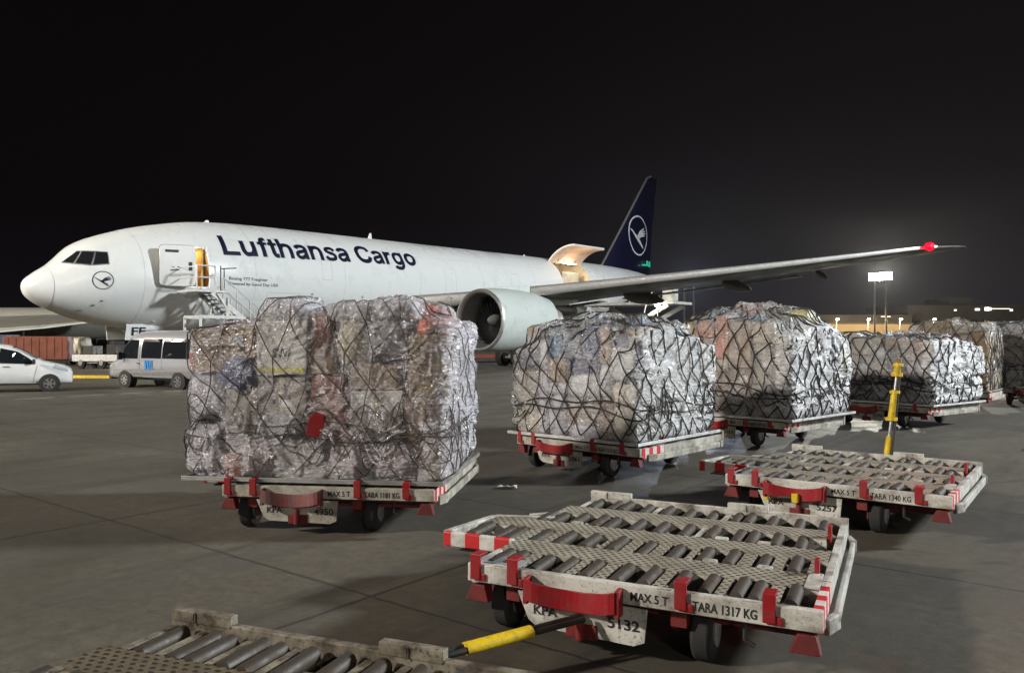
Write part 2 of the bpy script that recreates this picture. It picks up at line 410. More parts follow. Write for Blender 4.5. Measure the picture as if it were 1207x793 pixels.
# openings: nose door and main deck cargo door are real recesses with lit linings
def cutter(a0, a1, z0, z1, x0, x1, mat):
    c = MB(); c.box(((x0 + x1) / 2, (a0 + a1) / 2, (z0 + z1) / 2), (x1 - x0, a1 - a0, z1 - z0))
    o = c.build('cutter', mat); bv = o.modifiers.new('b', 'BEVEL'); bv.width = .12; bv.segments = 3; return o
cut1 = cutter(6.72, 7.80, 4.72, 6.72, 1.2, 3.9, M['cabin'])
cut2 = cutter(40.8, 45.2, 5.25, 8.17, -.4, 3.9, M['hold'])
for c_ in (cut1, cut2):
    c_.parent = plane
    md = fus.modifiers.new('cut', 'BOOLEAN'); md.operation = 'DIFFERENCE'; md.object = c_; md.solver = 'EXACT'
    try: md.material_mode = 'TRANSFER'
    except Exception: pass
bpy.context.view_layer.update()
dg = bpy.context.evaluated_depsgraph_get()
nm = bpy.data.meshes.new_from_object(fus.evaluated_get(dg))
fus.modifiers.clear(); fus.data = nm; nm.name = 'fuselage'
for c_ in (cut1, cut2): bpy.data.objects.remove(c_)
try: nm.set_sharp_from_angle(angle=R(35))
except Exception: pass
def surf(a, z, off=.012):
    h = fus_bvh.ray_cast(Vector((9, a, z)), Vector((-1, 0, 0)))
    if h[0] is None: return Vector((0, a, z))
    return h[0] + h[1] * off * (1 if h[1].x > 0 else -1)
def surf_phi(a, deg, off=.012):
    t = R(deg); d = Vector((math.sin(t), 0, math.cos(t)))
    h = fus_bvh.ray_cast(Vector((0, a, 5.5)) + d * 9, -d)
    return h[0] + d * off
def split_grid(bm, step):
    co = [v.co for v in bm.verts]
    for ax in (0, 1):
        lo, hi = min(c[ax] for c in co), max(c[ax] for c in co)
        k = math.floor(lo / step) + 1
        while k * step < hi:
            pc = Vector((0, 0, 0)); pc[ax] = k * step; no = Vector((0, 0, 0)); no[ax] = 1
            bmesh.ops.bisect_plane(bm, geom=bm.verts[:] + bm.edges[:] + bm.faces[:], plane_co=pc, plane_no=no)
            k += 1
def decal(name, mat, polys, fn, step=.15, parent=plane):
    """flat outlines (u, v) laid on a curved surface by fn(u, v)"""
    bm = bmesh.new()
    for p in polys:
        try: bm.faces.new([bm.verts.new((u, v, 0)) for u, v in p])
        except Exception: pass
    bmesh.ops.triangulate(bm, faces=bm.faces[:])
    split_grid(bm, step)
    for v in bm.verts: v.co = fn(v.co.x, v.co.y)
    me = bpy.data.meshes.new(name); bm.to_mesh(me); bm.free(); me.materials.append(mat)
    o = bpy.data.objects.new(name, me); col.objects.link(o); o.parent = parent
    return o
def text_mesh(body, bold=0.0, spacing=1.0):
    cu = bpy.data.curves.new('txt', 'FONT'); cu.body = body; cu.size = 1.0; cu.offset = bold; cu.space_character = spacing
    cu.resolution_u = 4
    o = bpy.data.objects.new('txt', cu); col.objects.link(o); bpy.context.view_layer.update()
    me = bpy.data.meshes.new_from_object(o.evaluated_get(bpy.context.evaluated_depsgraph_get()))
    bpy.data.objects.remove(o); bpy.data.curves.remove(cu)
    xs = [v.co.x for v in me.vertices]; ys = [v.co.y for v in me.vertices]
    return me, min(xs), max(xs), min(ys), max(ys)
def text_on(name, body, mat, fn, width, height, parent, bold=0.0, step=None, spacing=1.0):
    """letters scaled so the whole line is width wide and cap height is height; fn(u, v) places them"""
    me, x0, x1, y0, y1 = text_mesh(body, bold, spacing)
    bm = bmesh.new(); bm.from_mesh(me); bpy.data.meshes.remove(me)
    sx_, sy_ = width / (x1 - x0), height / .73
    for v in bm.verts: v.co = Vector(((v.co.x - x0) * sx_, v.co.y * sy_, 0))
    if step: bmesh.ops.triangulate(bm, faces=bm.faces[:]); split_grid(bm, step)
    for v in bm.verts: v.co = fn(v.co.x, v.co.y)
    me = bpy.data.meshes.new(name); bm.to_mesh(me); bm.free(); me.materials.append(mat)
    o = bpy.data.objects.new(name, me); col.objects.link(o); o.parent = parent
    return o
# livery
def liv(u, v):
    t = u / 14.5
    return surf_phi(8.75 + u, 71.5 - 4.3 * t - math.degrees(v / 3.1), .014)
GLY = {  # centre lines of heavy grotesque letters: x advance, strokes (points, half width); cap height 1
 'L': (.62, [([(.085, 0), (.085, 1)], .105), ([(.10, .09), (.57, .09)], .09)]),
 'u': (.60, [([(.085, .74), (.085, .5), (.088, .27), (.16, .10), (.27, .085), (.38, .13), (.455, .30)], .10), ([(.46, .0), (.46, .74)], .10)]),
 'f': (.36, [([(.185, 0), (.185, .5), (.19, .78), (.25, .90), (.36, .915)], .10), ([(.03, .66), (.36, .66)], .075)]),
 't': (.37, [([(.18, .95), (.18, .5), (.185, .22), (.24, .095), (.35, .085)], .10), ([(.03, .66), (.35, .66)], .075)]),
 'h': (.60, [([(.085, 0), (.085, 1)], .10), ([(.09, .42), (.15, .60), (.28, .655), (.40, .61), (.455, .45), (.46, .2), (.46, 0)], .10)]),
 'n': (.60, [([(.085, 0), (.085, .74)], .10), ([(.09, .42), (.15, .60), (.28, .655), (.40, .61), (.455, .45), (.46, .2), (.46, 0)], .10)]),
 'a': (.57, [([(.075, .52), (.13, .63), (.26, .665), (.38, .62), (.425, .50), (.425, .25), (.45, .0)], .095), ([(.43, .42), (.30, .385), (.13, .32), (.085, .20), (.15, .09), (.28, .08), (.42, .22)], .088)]),
 's': (.53, [([(.43, .52), (.37, .64), (.24, .665), (.12, .61), (.11, .50), (.22, .42), (.36, .36), (.43, .25), (.40, .12), (.26, .075), (.12, .11), (.065, .22)], .088)]),
 'C': (.74, [([(.63, .66), (.57, .84), (.41, .91), (.22, .85), (.11, .68), (.09, .5), (.11, .32), (.22, .15), (.41, .09), (.57, .16), (.63, .34)], .105)]),
 'r': (.38, [([(.085, 0), (.085, .74)], .10), ([(.09, .40), (.14, .57), (.24, .64), (.35, .645)], .10)]),
 'g': (.60, [([(.45, .37), (.41, .57), (.27, .655), (.13, .57), (.09, .37), (.13, .17), (.27, .085), (.41, .17), (.45, .37)], .095), ([(.46, .74), (.46, .3), (.455, -.02), (.38, -.15), (.25, -.17), (.12, -.13), (.09, -.05)], .095)]),
 'o': (.60, [([(.49, .37), (.44, .57), (.29, .655), (.14, .57), (.09, .37), (.14, .17), (.29, .085), (.44, .17), (.49, .37)], .10)]),
 ' ': (.26, [])}
def livery_text(name, body, mat, fn, width, height):
    tot = sum(GLY[c][0] for c in body) - .06; kx = width / tot; bm = bmesh.new(); x = 0; sid = 0; VZ = {}
    for c in body:
        adv, strokes = GLY[c]
        for pts, hw in strokes:
            sid += 1; P = [Vector((x + a, b)) for a, b in pts]; C = []
            closed = (P[0] - P[-1]).length < 1e-6
            if len(P) == 2: C = [P[0] + (P[1] - P[0]) * t / 6 for t in range(7)]
            else:
                for i in range(len(P) - 1):
                    p0 = P[i - 1] if i > 0 else (P[-2] if closed else P[0] * 2 - P[1]); p1, p2 = P[i], P[i + 1]; p3 = P[i + 2] if i + 2 < len(P) else (P[1] if closed else P[-1] * 2 - P[-2])
                    for k in range(5):
                        t = k / 5; C.append(.5 * ((2 * p1) + (p2 - p0) * t + (2 * p0 - 5 * p1 + 4 * p2 - p3) * t * t + (3 * p1 - p0 - 3 * p2 + p3) * t**3))
                C.append(P[-1])
            W = [Vector((p.x * kx, p.y * height)) for p in C]; rowv = []
            for i, p in enumerate(W):
                a = W[i - 1] if i > 0 else (W[-2] if closed else W[i]); b = W[i + 1] if i + 1 < len(W) else (W[1] if closed else W[i])
                d = (b - a).normalized(); n = Vector((-d.y, d.x)) * hw * height
                r_ = [bm.verts.new((p.x + n.x * q, p.y + n.y * q, 0)) for q in (-1, 0, 1)]
                for v in r_: VZ[v] = sid
                rowv.append(r_)
            for i in range(len(rowv) - 1):
                for k in (0, 1): bm.faces.new((rowv[i][k], rowv[i + 1][k], rowv[i + 1][k + 1], rowv[i][k + 1]))
        x += adv
    for v in bm.verts: v.co = fn(v.co.x, v.co.y, (VZ[v] % 2) * .0035)
    me = bpy.data.meshes.new(name); bm.to_mesh(me); bm.free(); me.materials.append(mat)
    o = bpy.data.objects.new(name, me); col.objects.link(o); o.parent = plane; return o
livery_text('airline_lettering', 'Lufthansa Cargo', M['navy_ink'], lambda u, v, o: surf_phi(8.75 + u, 71.5 - 4.3 * u / 14.5 - math.degrees(v / 3.1), .012 + o), 14.6, 1.34)
text_on('type_lettering', 'Boeing 777 Freighter', M['navy_ink'], lambda u, v: surf_phi(8.95 + u, 96.5 - math.degrees(v / 3.1), .012), 2.4, .17, plane, bold=.01, step=.2)
text_on('name_lettering', 'Powered by Good Day USA', M['navy_ink'], lambda u, v: surf_phi(8.95 + u, 101.5 - math.degrees(v / 3.1), .012), 3.1, .17, plane, bold=.01, step=.2)
def ring_polys(cx, cy, r0, r1, n=48, sxx=1.0):
    out = []
    for k in range(n):
        t0, t1 = 2 * PI * k / n, 2 * PI * (k + 1) / n
        out.append([(cx + sxx * r * math.cos(t), cy + r * math.sin(t)) for r, t in ((r0, t0), (r1, t0), (r1, t1), (r0, t1))])
    return out
def stroke(pts, w):
    out = []
    for i in range(len(pts) - 1):
        (x0, y0), (x1, y1) = pts[i], pts[i + 1]; d = math.hypot(x1 - x0, y1 - y0) or 1
        w0 = w[i] if isinstance(w, list) else w; w1 = w[i + 1] if isinstance(w, list) else w
        nx_, ny_ = -(y1 - y0) / d, (x1 - x0) / d
        out.append([(x0 - nx_ * w0, y0 - ny_ * w0), (x1 - nx_ * w1, y1 - ny_ * w1), (x1 + nx_ * w1, y1 + ny_ * w1), (x0 + nx_ * w0, y0 + ny_ * w0)])
    return out
def crane(cx, cy, r, flip=1):
    P = lambda l: [(cx + flip * x * r, cy + y * r) for x, y in l]
    o = []
    o += stroke(P([(-.86, .30), (-.62, .20), (-.40, .02), (-.12, -.14), (.16, -.34), (.52, -.62)]), [.012 * r, .045 * r, .05 * r, .10 * r, .09 * r, .04 * r])
    for x, y, b in ((.62, .42, -.10), (.72, .30, -.03), (.76, .17, .05), (.70, .04, .10)):
        o += stroke(P([(-.08 + b, -.14), (.22 + b * .5, y * .55 - .02), (x, y)]), [.05 * r, .055 * r, .03 * r])
    return o
decal('nose_emblem', M['navy_ink'], ring_polys(2.80, 4.90, .40, .44) + crane(2.80, 4.90, .44), lambda u, v: surf(u, v, .010), .2)
# cockpit windows: three to a side
WIN = [[(u + .16, v + .04) for u, v in w_] for w_ in [[(1.32, 5.72), (1.62, 5.66), (2.02, 6.24), (1.92, 6.25)], [(1.68, 5.66), (2.22, 5.60), (2.50, 6.24), (2.09, 6.25)],
       [(2.30, 5.60), (2.92, 5.68), (2.98, 6.22), (2.57, 6.24)]]]
for sgn in (1, -1):
    for w_ in WIN:
        fr = decal('cockpit_window', M['glass'], [w_], lambda u, v: (lambda q: Vector((sgn * q.x, q.y, q.z)))(surf(u, v, .016)), .12)
        cxw = sum(p[0] for p in w_) / 4; czw = sum(p[1] for p in w_) / 4
        big = [(cxw + (u - cxw) * 1.13, czw + (v - czw) * 1.16) for u, v in w_]
        decal('window_frame', M['alu'], [big], lambda u, v: (lambda q: Vector((sgn * q.x, q.y, q.z)))(surf(u, v, .008)), .12, fr)
# radome seam, probes and panel marks
seam = MB(); pts = []
for k in range(49):
    t = 2 * PI * k / 48; s = interp_sec(.98); pts.append((s[1] * 1.004 * math.sin(t), .98 + .0 * math.cos(t), (s[2] + s[3]) / 2 + (s[2] - s[3]) / 2 * 1.003 * math.cos(t)))
seam.tube(pts, .008, 4); seam.build('radome_seam', M['grey'], plane)
for (a_, z_, w_, h_) in ((2.93, 4.74, .06, .05), (2.85, 3.93, .06, .05), (2.57, 3.72, .08, .05), (2.15, 3.48, .16, .03)):
    pb = MB(); q = surf(a_, z_, .02); pb.box(q, (.06, w_ * 1.6, h_)); pb.build('probe', M['plastic_black'], plane)
for (a_, d_) in ((14.6, 116), (14.5, 108), (18.4, 109), (12.6, 140), (5.6, 150)):
    ps = MB(); q = surf_phi(a_, d_, .0); ps.sph(q, .09, (.3, 1, 1), 10, 8); ps.build('access_cap', M['grey'], plane)
for a_ in (4.6, 10.6, 16.9, 23.5, 30.1, 36.7, 45.6, 50.2):
    sm_ = MB(); s = interp_sec(a_); sm_.tube([(s[1] * 1.0006 * math.sin(2 * PI * k / 60), a_, (s[2] + s[3]) / 2 + (s[2] - s[3]) / 2 * 1.0006 * math.cos(2 * PI * k / 60)) for k in range(61)], .007, 4)
    sm_.build('skin_seam', M['seam'], plane)
for z_ in (7.35, 4.15, 3.3):
    sm_ = MB(); sm_.tube([surf(a_ * .5, z_, .001) for a_ in range(18, 82)], .005, 4); sm_.build('skin_seam', M['seam'], plane)
for a0_, a1_, z0_, z1_ in ((11.4, 13.6, 3.15, 4.55), (15.2, 15.9, 5.4, 6.6), (19.0, 19.7, 3.6, 4.2), (26.0, 27.1, 4.9, 6.7), (33.5, 34.6, 4.9, 6.7)):
    sm_ = MB(); cs = [(a0_, z0_), (a1_, z0_), (a1_, z1_), (a0_, z1_), (a0_, z0_)]; pp_ = []
    for (ua, va), (ub_, vb_) in zip(cs[:-1], cs[1:]): pp_ += [surf(ua + (ub_ - ua) * t / 8, va + (vb_ - va) * t / 8, .002) for t in range(8)]
    sm_.tube(pp_ + [pp_[0]], .008, 4); sm_.build('hatch_outline', M['seam'], plane)
# antennas on the roof
for a_ in (9.3, 21.5, 39.0):
    an = MB(); zt = interp_sec(a_)[2]; h_ = .16 if a_ != 21.5 else .42
    an.loft([[(-.03, a_, zt - .03), (.03, a_, zt - .03), (.03, a_ + .38, zt - .03), (-.03, a_ + .38, zt - .03)], [(-.015, a_ + .22, zt + h_), (.015, a_ + .22, zt + h_), (.015, a_ + .36, zt + h_), (-.015, a_ + .36, zt + h_)]])
    an.build('roof_antenna', M['skin'], plane, bevel=.01)
# nose door swung forward on its arm
dr = empty('nose_door'); dr.parent = plane
db = MB(); wd, hd = 1.72, 2.06; rows = []
for i in range(17):
    v = -hd / 2 + hd * i / 16; rows.append([(.16 * (1 - (abs(v) / 1.03) ** 2) + x * 0, u, v) for u, x in ((-wd / 2, 0), (wd / 2, 0))])
outl = []
th_ = .13
rr_ = .16
def dpt(u, v, o): return (o + .17 * (1 - (v / 1.05) ** 2), u, v)
n_ = 24; shape = []
for k in range(n_ * 4):
    t = 2 * PI * k / (n_ * 4); c_, s_ = math.cos(t), math.sin(t); p = 9
    r_ = (abs(c_) ** p + abs(s_) ** p) ** (-1 / p); shape.append((r_ * c_ * wd / 2, r_ * s_ * hd / 2))
db.loft([[dpt(u * f, v * f, o) for u, v in shape] for f, o in ((.02, 0), (.5, 0), (.97, 0), (1, .03), (1, th_ - .02), (.985, th_), (.6, th_), (.3, th_), (.02, th_))])
dpan = db.build('door_panel', M['skin'], dr, smooth=True, sharp=30)
for (u, v, w_, h_, r0) in ((-.28, .72, .62, .13, 0), (.58, -.02, .17, .42, 0), (-.22, -.22, .30, .05, .2), (-.05, -.20, .14, .05, -.3), (-.25, -.08, .1, .03, 0), (0, -.06, .1, .03, 0)):
    mk2 = MB(); mk2.box((th_ + .17 * (1 - (v / 1.05) ** 2) + .006, u, v), (.02, w_, h_), Matrix.Rotation(r0, 4, 'X')); mk2.build('door_marking', M['plastic_black'], dr)
gk = MB(); gk.tube([dpt(u * 1.002, v * 1.002, .02) for u, v in shape] + [dpt(shape[0][0] * 1.002, shape[0][1] * 1.002, .02)], .022, 5); gk.build('door_seal', M['plastic_black'], dr)
dr.location = (3.10, 6.0, 5.72); dr.rotation_euler = (0, R(2), R(-19))
for z_, r_ in ((5.7, .06), (5.2, .04)):
    ha = MB(); ha.tube([(2.75, 6.75, z_), (3.1, 6.5, z_), (3.15, 6.1, z_)], r_, 6); ha.build('door_hinge_arm', M['grey'], plane)
df = MB()
for a0, a1, z0, z1 in ((6.66, 6.72, 4.66, 6.78), (7.80, 7.86, 4.66, 6.78), (6.72, 7.80, 6.72, 6.78), (6.72, 7.80, 4.66, 4.72)):
    for i in range(8):
        for_z = z0 + (z1 - z0) * (i + .5) / 8
        if z1 - z0 > 1: df.box(surf((a0 + a1) / 2, for_z, 0), (.05, a1 - a0, (z1 - z0) / 8 + .005))
    if z1 - z0 < 1: df.box(surf((a0 + a1) / 2, (z0 + z1) / 2, 0), (.05, a1 - a0, z1 - z0))
df.build('door_frame', M['alu'], plane)
ci = MB(); ci.box((2.0, 7.68, 5.7), (1.3, .10, 1.9)); ci.box((1.6, 7.0, 5.75), (.5, .5, 1.7)); ci.box((2.55, 7.62, 5.2), (.25, .16, .9)); ci.build('galley_unit', M['cabin'], plane, bevel=.02)
def lamp(name, loc, w, c, r=.15, parent=plane, kind='POINT'):
    d = bpy.data.lights.new(name, kind); d.energy = w; d.color = c; d.shadow_soft_size = r
    o = bpy.data.objects.new(name, d); col.objects.link(o); o.location = loc; o.parent = parent; return o
lamp('cabin_lamp', (2.1, 7.2, 6.5), 30, (1.0, .62, .22), .1)
lb = MB(); lb.box((2.1, 7.2, 6.66), (.6, .25, .04)); lb.build('cabin_light_fitting', emit('cabin_light', (1, .7, .3), 8), plane)
# main deck cargo door, hinged at the top and swung up
hz = Vector((3.1 * math.sin(R(30)), 0, 5.5 + 3.1 * math.cos(R(30))))
def cd(a, ang, rad):  # closed position then rotate about hinge
    p = Vector((rad * math.sin(R(ang)), a, 5.5 + rad * math.cos(R(ang))))
    q = p - Vector((hz.x, 0, hz.z)); t = R(84); c_, s_ = math.cos(t), math.sin(t)
    return Vector((hz.x + q.x * c_ - q.z * s_, a, hz.z + q.x * s_ + q.z * c_))
cdp = empty('cargo_door'); cdp.parent = plane
def door_shell(r0, r1, name, mat):
    b = MB(); rings = []
    for i in range(19):
        a = 30 + 58 * i / 18
        rings.append([cd(40.6, a, r0), cd(45.4, a, r0), cd(45.4, a, r1), cd(40.6, a, r1)])
    b.loft(rings); return b.build(name, mat, cdp, smooth=True, sharp=40)
door_shell(3.00, 3.10, 'outer_skin', M['skin']); door_shell(2.90, 2.995, 'inner_lining', M['door_lining'])
for a in (41.6, 42.5, 43.4, 44.3):
    hn = MB(); hn.box((hz.x, a, hz.z), (.22, .18, .18)); hn.tube([cd(a, 38, 2.9), (hz.x - .1, a, hz.z - .25)], .05, 5)
    hn.build('door_hinge', M['black_steel'], cdp)
lamp('cargo_hold_lamp', (2.2, 43.0, 7.8), 130, (1.0, .80, .55), .2)
lamp('cargo_door_lamp', (4.3, 42.9, 8.35), 45, (1.0, .66, .40), .2)
lf = MB(); lf.box((2.2, 43.0, 8.05), (.3, 1.6, .05)); lf.build('hold_light_fitting', emit('hold_light', (1, .85, .6), 6), plane)
hc = MB(); hc.box((1.4, 43.1, 6.35), (1.6, 2.6, 1.9)); hc.build('hold_container', M['hold'], plane, bevel=.05)
# belly fairing
bf = MB(); rings = []
for i in range(25):
    t = i / 24; a = 20.5 + 19 * t; w = math.sin(PI * t) ** .45
    rings.append([(max(.2, 3.12 * w) * (1 if j == 0 else 1) * math.cos(PI * (1 + k / 20)) if True else 0, a, 3.6 - (.35 + 1.5 * w) * abs(math.sin(PI * (1 + k / 20))) ** .8) for j in (0,) for k in range(21)])
bf.loft(rings, closed=False, cap=False); bf.build('belly_fairing', M['skin'], plane, smooth=True)
# wings
def foil(l, a0, a1, z, t, sg, n=14):
    c = a1 - a0; pts = []
    for k in range(n + 1):
        x = .5 * (1 - math.cos(PI * k / n)); y = t * 1.7 * (.2969 * math.sqrt(x) - .126 * x - .3516 * x * x + .2843 * x**3 - .1015 * x**4) / .2 * .5
        pts.append((sg * l, a0 + c * x, z + y * c * 1.15 - .012 * c * x))
    for k in range(n - 1, 0, -1):
        x = .5 * (1 - math.cos(PI * k / n)); y = t * 1.7 * (.2969 * math.sqrt(x) - .126 * x - .3516 * x * x + .2843 * x**3 - .1015 * x**4) / .2 * .5
        pts.append((sg * l, a0 + c * x, z - y * c * .85 - .012 * c * x))
    return pts
def wing_z(l): return 4.30 + .108 * (l - 3) + .0006 * max(0, l - 10) ** 2 - .25
WS = [(1.5, 20.6, 36.2, 3.95, .125), (3.1, 21.9, 36.2, wing_z(3.1), .12), (6.5, 24.2, 36.3, wing_z(6.5), .11), (9.8, 26.4, 36.6, wing_z(9.8), .105), (14, 29.25, 38.2, wing_z(14), .10),
      (19, 32.65, 40.1, wing_z(19), .10), (24, 36.05, 42.0, wing_z(24), .095), (28, 38.8, 43.6, wing_z(28), .09), (30.2, 40.3, 44.4, wing_z(30.2), .085),
      (31.3, 41.6, 44.9, wing_z(31.3), .08), (32.0, 42.8, 45.2, wing_z(32), .07), (32.4, 44.2, 45.4, wing_z(32.4) + .03, .05)]
for sg in (1, -1):
    wg = MB(); wg.loft([foil(l, a0, a1, z, t, sg) for l, a0, a1, z, t in WS])
    wing = wg.build('wing', M['wing_grey'], plane, smooth=True, sharp=60)
    # polished leading edge slat
    sl = MB(); rings = []
    for l, a0, a1, z, t in WS[1:]:
        if l > 31.5: continue
        c = a1 - a0; th2 = t * c * .5
        rings.append([(sg * l, a0 - .08 + .22 * th2 * (1 - math.cos(R(d))) , z + .02 + th2 * .62 * math.sin(R(d)) * 1.02) for d in range(-95, 96, 19)])
    sl.loft(rings, closed=False, cap=False); sl.build('leading_edge_slat', M['alu'], wing, smooth=True)
    # trailing edge flaps
    for (l0, l1, i0, i1) in ((3.4, 9.4, None, None), (11.0, 22.5, None, None)):
        fl = MB(); rg = []
        for l in (l0, (l0 + l1) / 2, l1):
            te = 36.2 if l < 9.8 else 36.6 + (l - 9.8) * .38
            rg.append(foil(l, te - .35, te + 1.25 - (.25 if l > 10 else 0), wing_z(l) - .32, .09, sg, 8))
        fl.loft(rg); fl.build('flap', M['wing_grey'], wing, smooth=True)
    for l, te, L_ in ((6.3, 37.0, 6.5), (12.9, 38.0, 6.2), (18.9, 40.4, 5.2), (24.0, 42.3, 2.6)):
        fp = MB(); rg = []
        for k in range(17):
            t = k / 16; r_ = .06 + .42 * (math.sin(PI * t ** .8)) ** .7 * (L_ / 6)
            rg.append([(sg * l + r_ * .62 * math.cos(2 * PI * j / 14), te - L_ * .70 + L_ * t, wing_z(l) - .32 - .25 * t - .1 * (L_ / 6) + r_ * math.sin(2 * PI * j / 14)) for j in range(14)])
        fp.loft(rg); fp.build('flap_track_fairing', M['wing_grey'], wing, smooth=True)
    if sg == 1:
        nl = MB(); nl.sph((31.0, 40.75, wing_z(31) + .03), .28, (1, 1.2, .9)); nl.build('navigation_light', emit('red_navigation_light', (1.0, .0, .006), 7), wing)
        nv = lamp('navigation_lamp', (31.15, 40.15, wing_z(31) + .05), 1500, (1, .02, .03), .2, plane, 'SPOT'); nv.data.spot_size = R(110); nv.data.spot_blend = .7
        nv.rotation_euler = Vector((.75, -1, -.12)).to_track_quat('-Z', 'Y').to_euler()
    # engine with pylon
    en = empty('engine'); en.parent = plane
    en.location = (sg * 9.75, 21.6, 2.95)
    prof = [(1.62, .28), (1.66, .12), (1.73, .03), (1.80, 0), (1.86, .04), (1.91, .18), (1.95, .5), (1.985, 1.2), (1.99, 2.2), (1.95, 3.4), (1.86, 4.6), (1.72, 5.6), (1.62, 6.2)]
    def rev(pf, n=56, y0=0): return [[(r_ * math.cos(2 * PI * k / n), a, r_ * math.sin(2 * PI * k / n)) for k in range(n)] for r_, a in pf]
    q = MB(); q.loft(rev(prof[5:] + [(1.55, 6.2), (1.5, 5.5)]), cap=False); q.build('nacelle', M['skin_engine'], en, smooth=True)
    q = MB(); q.loft(rev(prof[:6]), cap=False); q.build('intake_lip', M['alu'], en, smooth=True)
    q = MB(); q.loft(rev([(1.62, .28), (1.60, .7), (1.62, 1.5), (1.64, 2.1)]), cap=False); q.build('intake_duct', M['duct'], en, smooth=True)
    q = MB()
    for k in range(22):
        t0 = 2 * PI * k / 22; vv = []
        for j in range(9):
            r_ = .42 + 1.20 * j / 8; sw = t0 + .28 * math.sin(PI * j / 8 * 1.1) + (-.05 * j / 8); tw = .12 + .30 * j / 8; ch = .30 + .30 * math.sin(PI * min(1, j / 6.5) * .62)
            for s_ in (-1, 1):
                an_ = sw + s_ * ch * math.cos(PI / 2 - tw - .35) / max(r_, .3) * .9; vv.append(q.bm.verts.new((r_ * math.cos(an_), 1.55 + s_ * ch * .35, r_ * math.sin(an_))))
        for j in range(8): q.bm.faces.new((vv[2 * j], vv[2 * j + 1], vv[2 * j + 3], vv[2 * j + 2]))
    fb = q.build('fan', M['fan'], en, smooth=True)
    q = MB(); q.cyl((0, 2.2, 0), (0, 2.24, 0), 1.63, seg=40); q.build('fan_backing', M['plastic_black'], fb)
    q = MB(); q.loft(rev([(.01, .88), (.08, .92), (.18, 1.05), (.28, 1.25), (.35, 1.5), (.36, 1.9)], 28), cap=False); q.build('spinner', M['grey'], fb, smooth=True)
    q = MB(); q.loft(rev([(1.15, 5.4), (1.1, 6.6), (.92, 7.5), (.80, 8.0), (.7, 8.0), (.5, 7.6)], 32), cap=False); q.loft(rev([(.5, 7.2), (.42, 8.2), (.05, 9.0)], 20), cap=False); q.build('exhaust_nozzle', M['duct'], en, smooth=True)
    q = MB(); q.loft([[(x * w_, a, zl), (x2 * w_, a, zl), (x2 * w_, a, zh), (x * w_, a, zh)] for x, x2 in ((-1, 1),) for a, w_, zl, zh in ((1.3, .03, 1.85, 2.0), (2.6, .2, 1.7, 2.12), (4.6, .28, 1.5, 2.25), (7.2, .28, 1.0, 1.95), (9.3, .2, 1.05, 1.9), (11.0, .04, 1.35, 1.8))])
    q.build('pylon', M['skin_engine'], en, bevel=.05)
# tail fin
fn_ = MB(); rg = []
for z, a0, a1, t in ((8.0, 51.3, 61.6, .42), (8.6, 52.0, 61.75, .42), (12, 55.3, 62.2, .30), (16, 59.1, 63.0, .19), (18.45, 61.45, 63.6, .12), (18.65, 62.0, 63.6, .05)):
    rg.append([(x * t, a0 + (a1 - a0) * y, z) for x, y in ((0, 0), (.5, .06), (.9, .2), (1, .4), (.7, .7), (.08, 1), (-.08, 1), (-.7, .7), (-1, .4), (-.9, .2), (-.5, .06))])
fn_.loft(rg); fin = fn_.build('tail_fin', M['navy'], plane, smooth=True, sharp=60)
le = MB(); le.tube([(0, 51.0, 8.35), (0, 51.95, 8.6), (0, 55.25, 12), (0, 59.05, 16), (0, 61.4, 18.45), (0, 62.1, 18.7)], .11, 8); le.build('fin_leading_edge', M['alu'], fin, smooth=True)
fin_bvh = BVHTree.FromPolygons([v.co.copy() for v in fin.data.vertices], [tuple(p.vertices) for p in fin.data.polygons])
def on_fin(sg):
    def f(u, v):
        h = fin_bvh.ray_cast(Vector((5 * sg, u, v)), Vector((-sg, 0, 0)))
        return (h[0] + Vector((.02 * sg, 0, 0))) if h[0] is not None else Vector((.1 * sg, u, v))
    return f
for sg in (1, -1):
    decal('fin_emblem', M['emblem_white'], ring_polys(58.9, 12.05, 1.95, 2.10, 56) + crane(58.9, 12.05, 2.05, 1), on_fin(sg), .5, fin)
    sb = MB(); sb.loft([foil(l, a0, a1, z, .09, sg, 8) for l, a0, a1, z in ((.4, 54.6, 60.2, 7.0), (1.6, 55.4, 60.4, 7.1), (6, 58.6, 61.6, 7.6), (10.7, 61.9, 63.3, 8.1))])
    sb.build('tailplane', M['wing_grey'], plane, smooth=True)
gl = MB(); gl.box((.5, 59.9, 9.0), (.2, 1.0, .14)); gl.box((.45, 60.9, 9.15), (.12, .18, .6)); gl.box((.45, 60.4, 9.25), (.12, .10, .5)); gl.build('green_light_patch', emit('green_glow', (.02, .40, .26), .7), fin)  # glowing boxes stand in for green light falling on the tail
# landing gear
def wheel(mb_t, mb_r, c, r, w, ax='x'):
    d = Vector((1, 0, 0)) if ax == 'x' else Vector((0, 1, 0)); c = Vector(c)
    mb_t.cyl(c - d * w / 2, c + d * w / 2, r, seg=28)
    mb_r.cyl(c - d * (w / 2 + .012), c + d * (w / 2 + .012), r * .52, seg=20)
ng = empty('nose_gear'); ng.parent = plane
t_, r_ = MB(), MB(); [wheel(t_, r_, (s * .32, 5.9, .60), .54, .36) for s in (1, -1)]
ty = t_.build('tyre', M['rubber'], ng, smooth=True, bevel=.05); r_.build('rim', M['rim'], ty)
s_ = MB(); s_.cyl((0, 5.9, .6), (0, 5.75, 3.0), .13); s_.cyl((-.4, 5.9, .6), (.4, 5.9, .6), .08); s_.cyl((0, 5.8, 1.6), (0, 4.4, 2.8), .07); s_.box((0, 5.6, 1.9), (.4, .25, .3)); s_.build('gear_strut', M['alu'], ng, smooth=True)
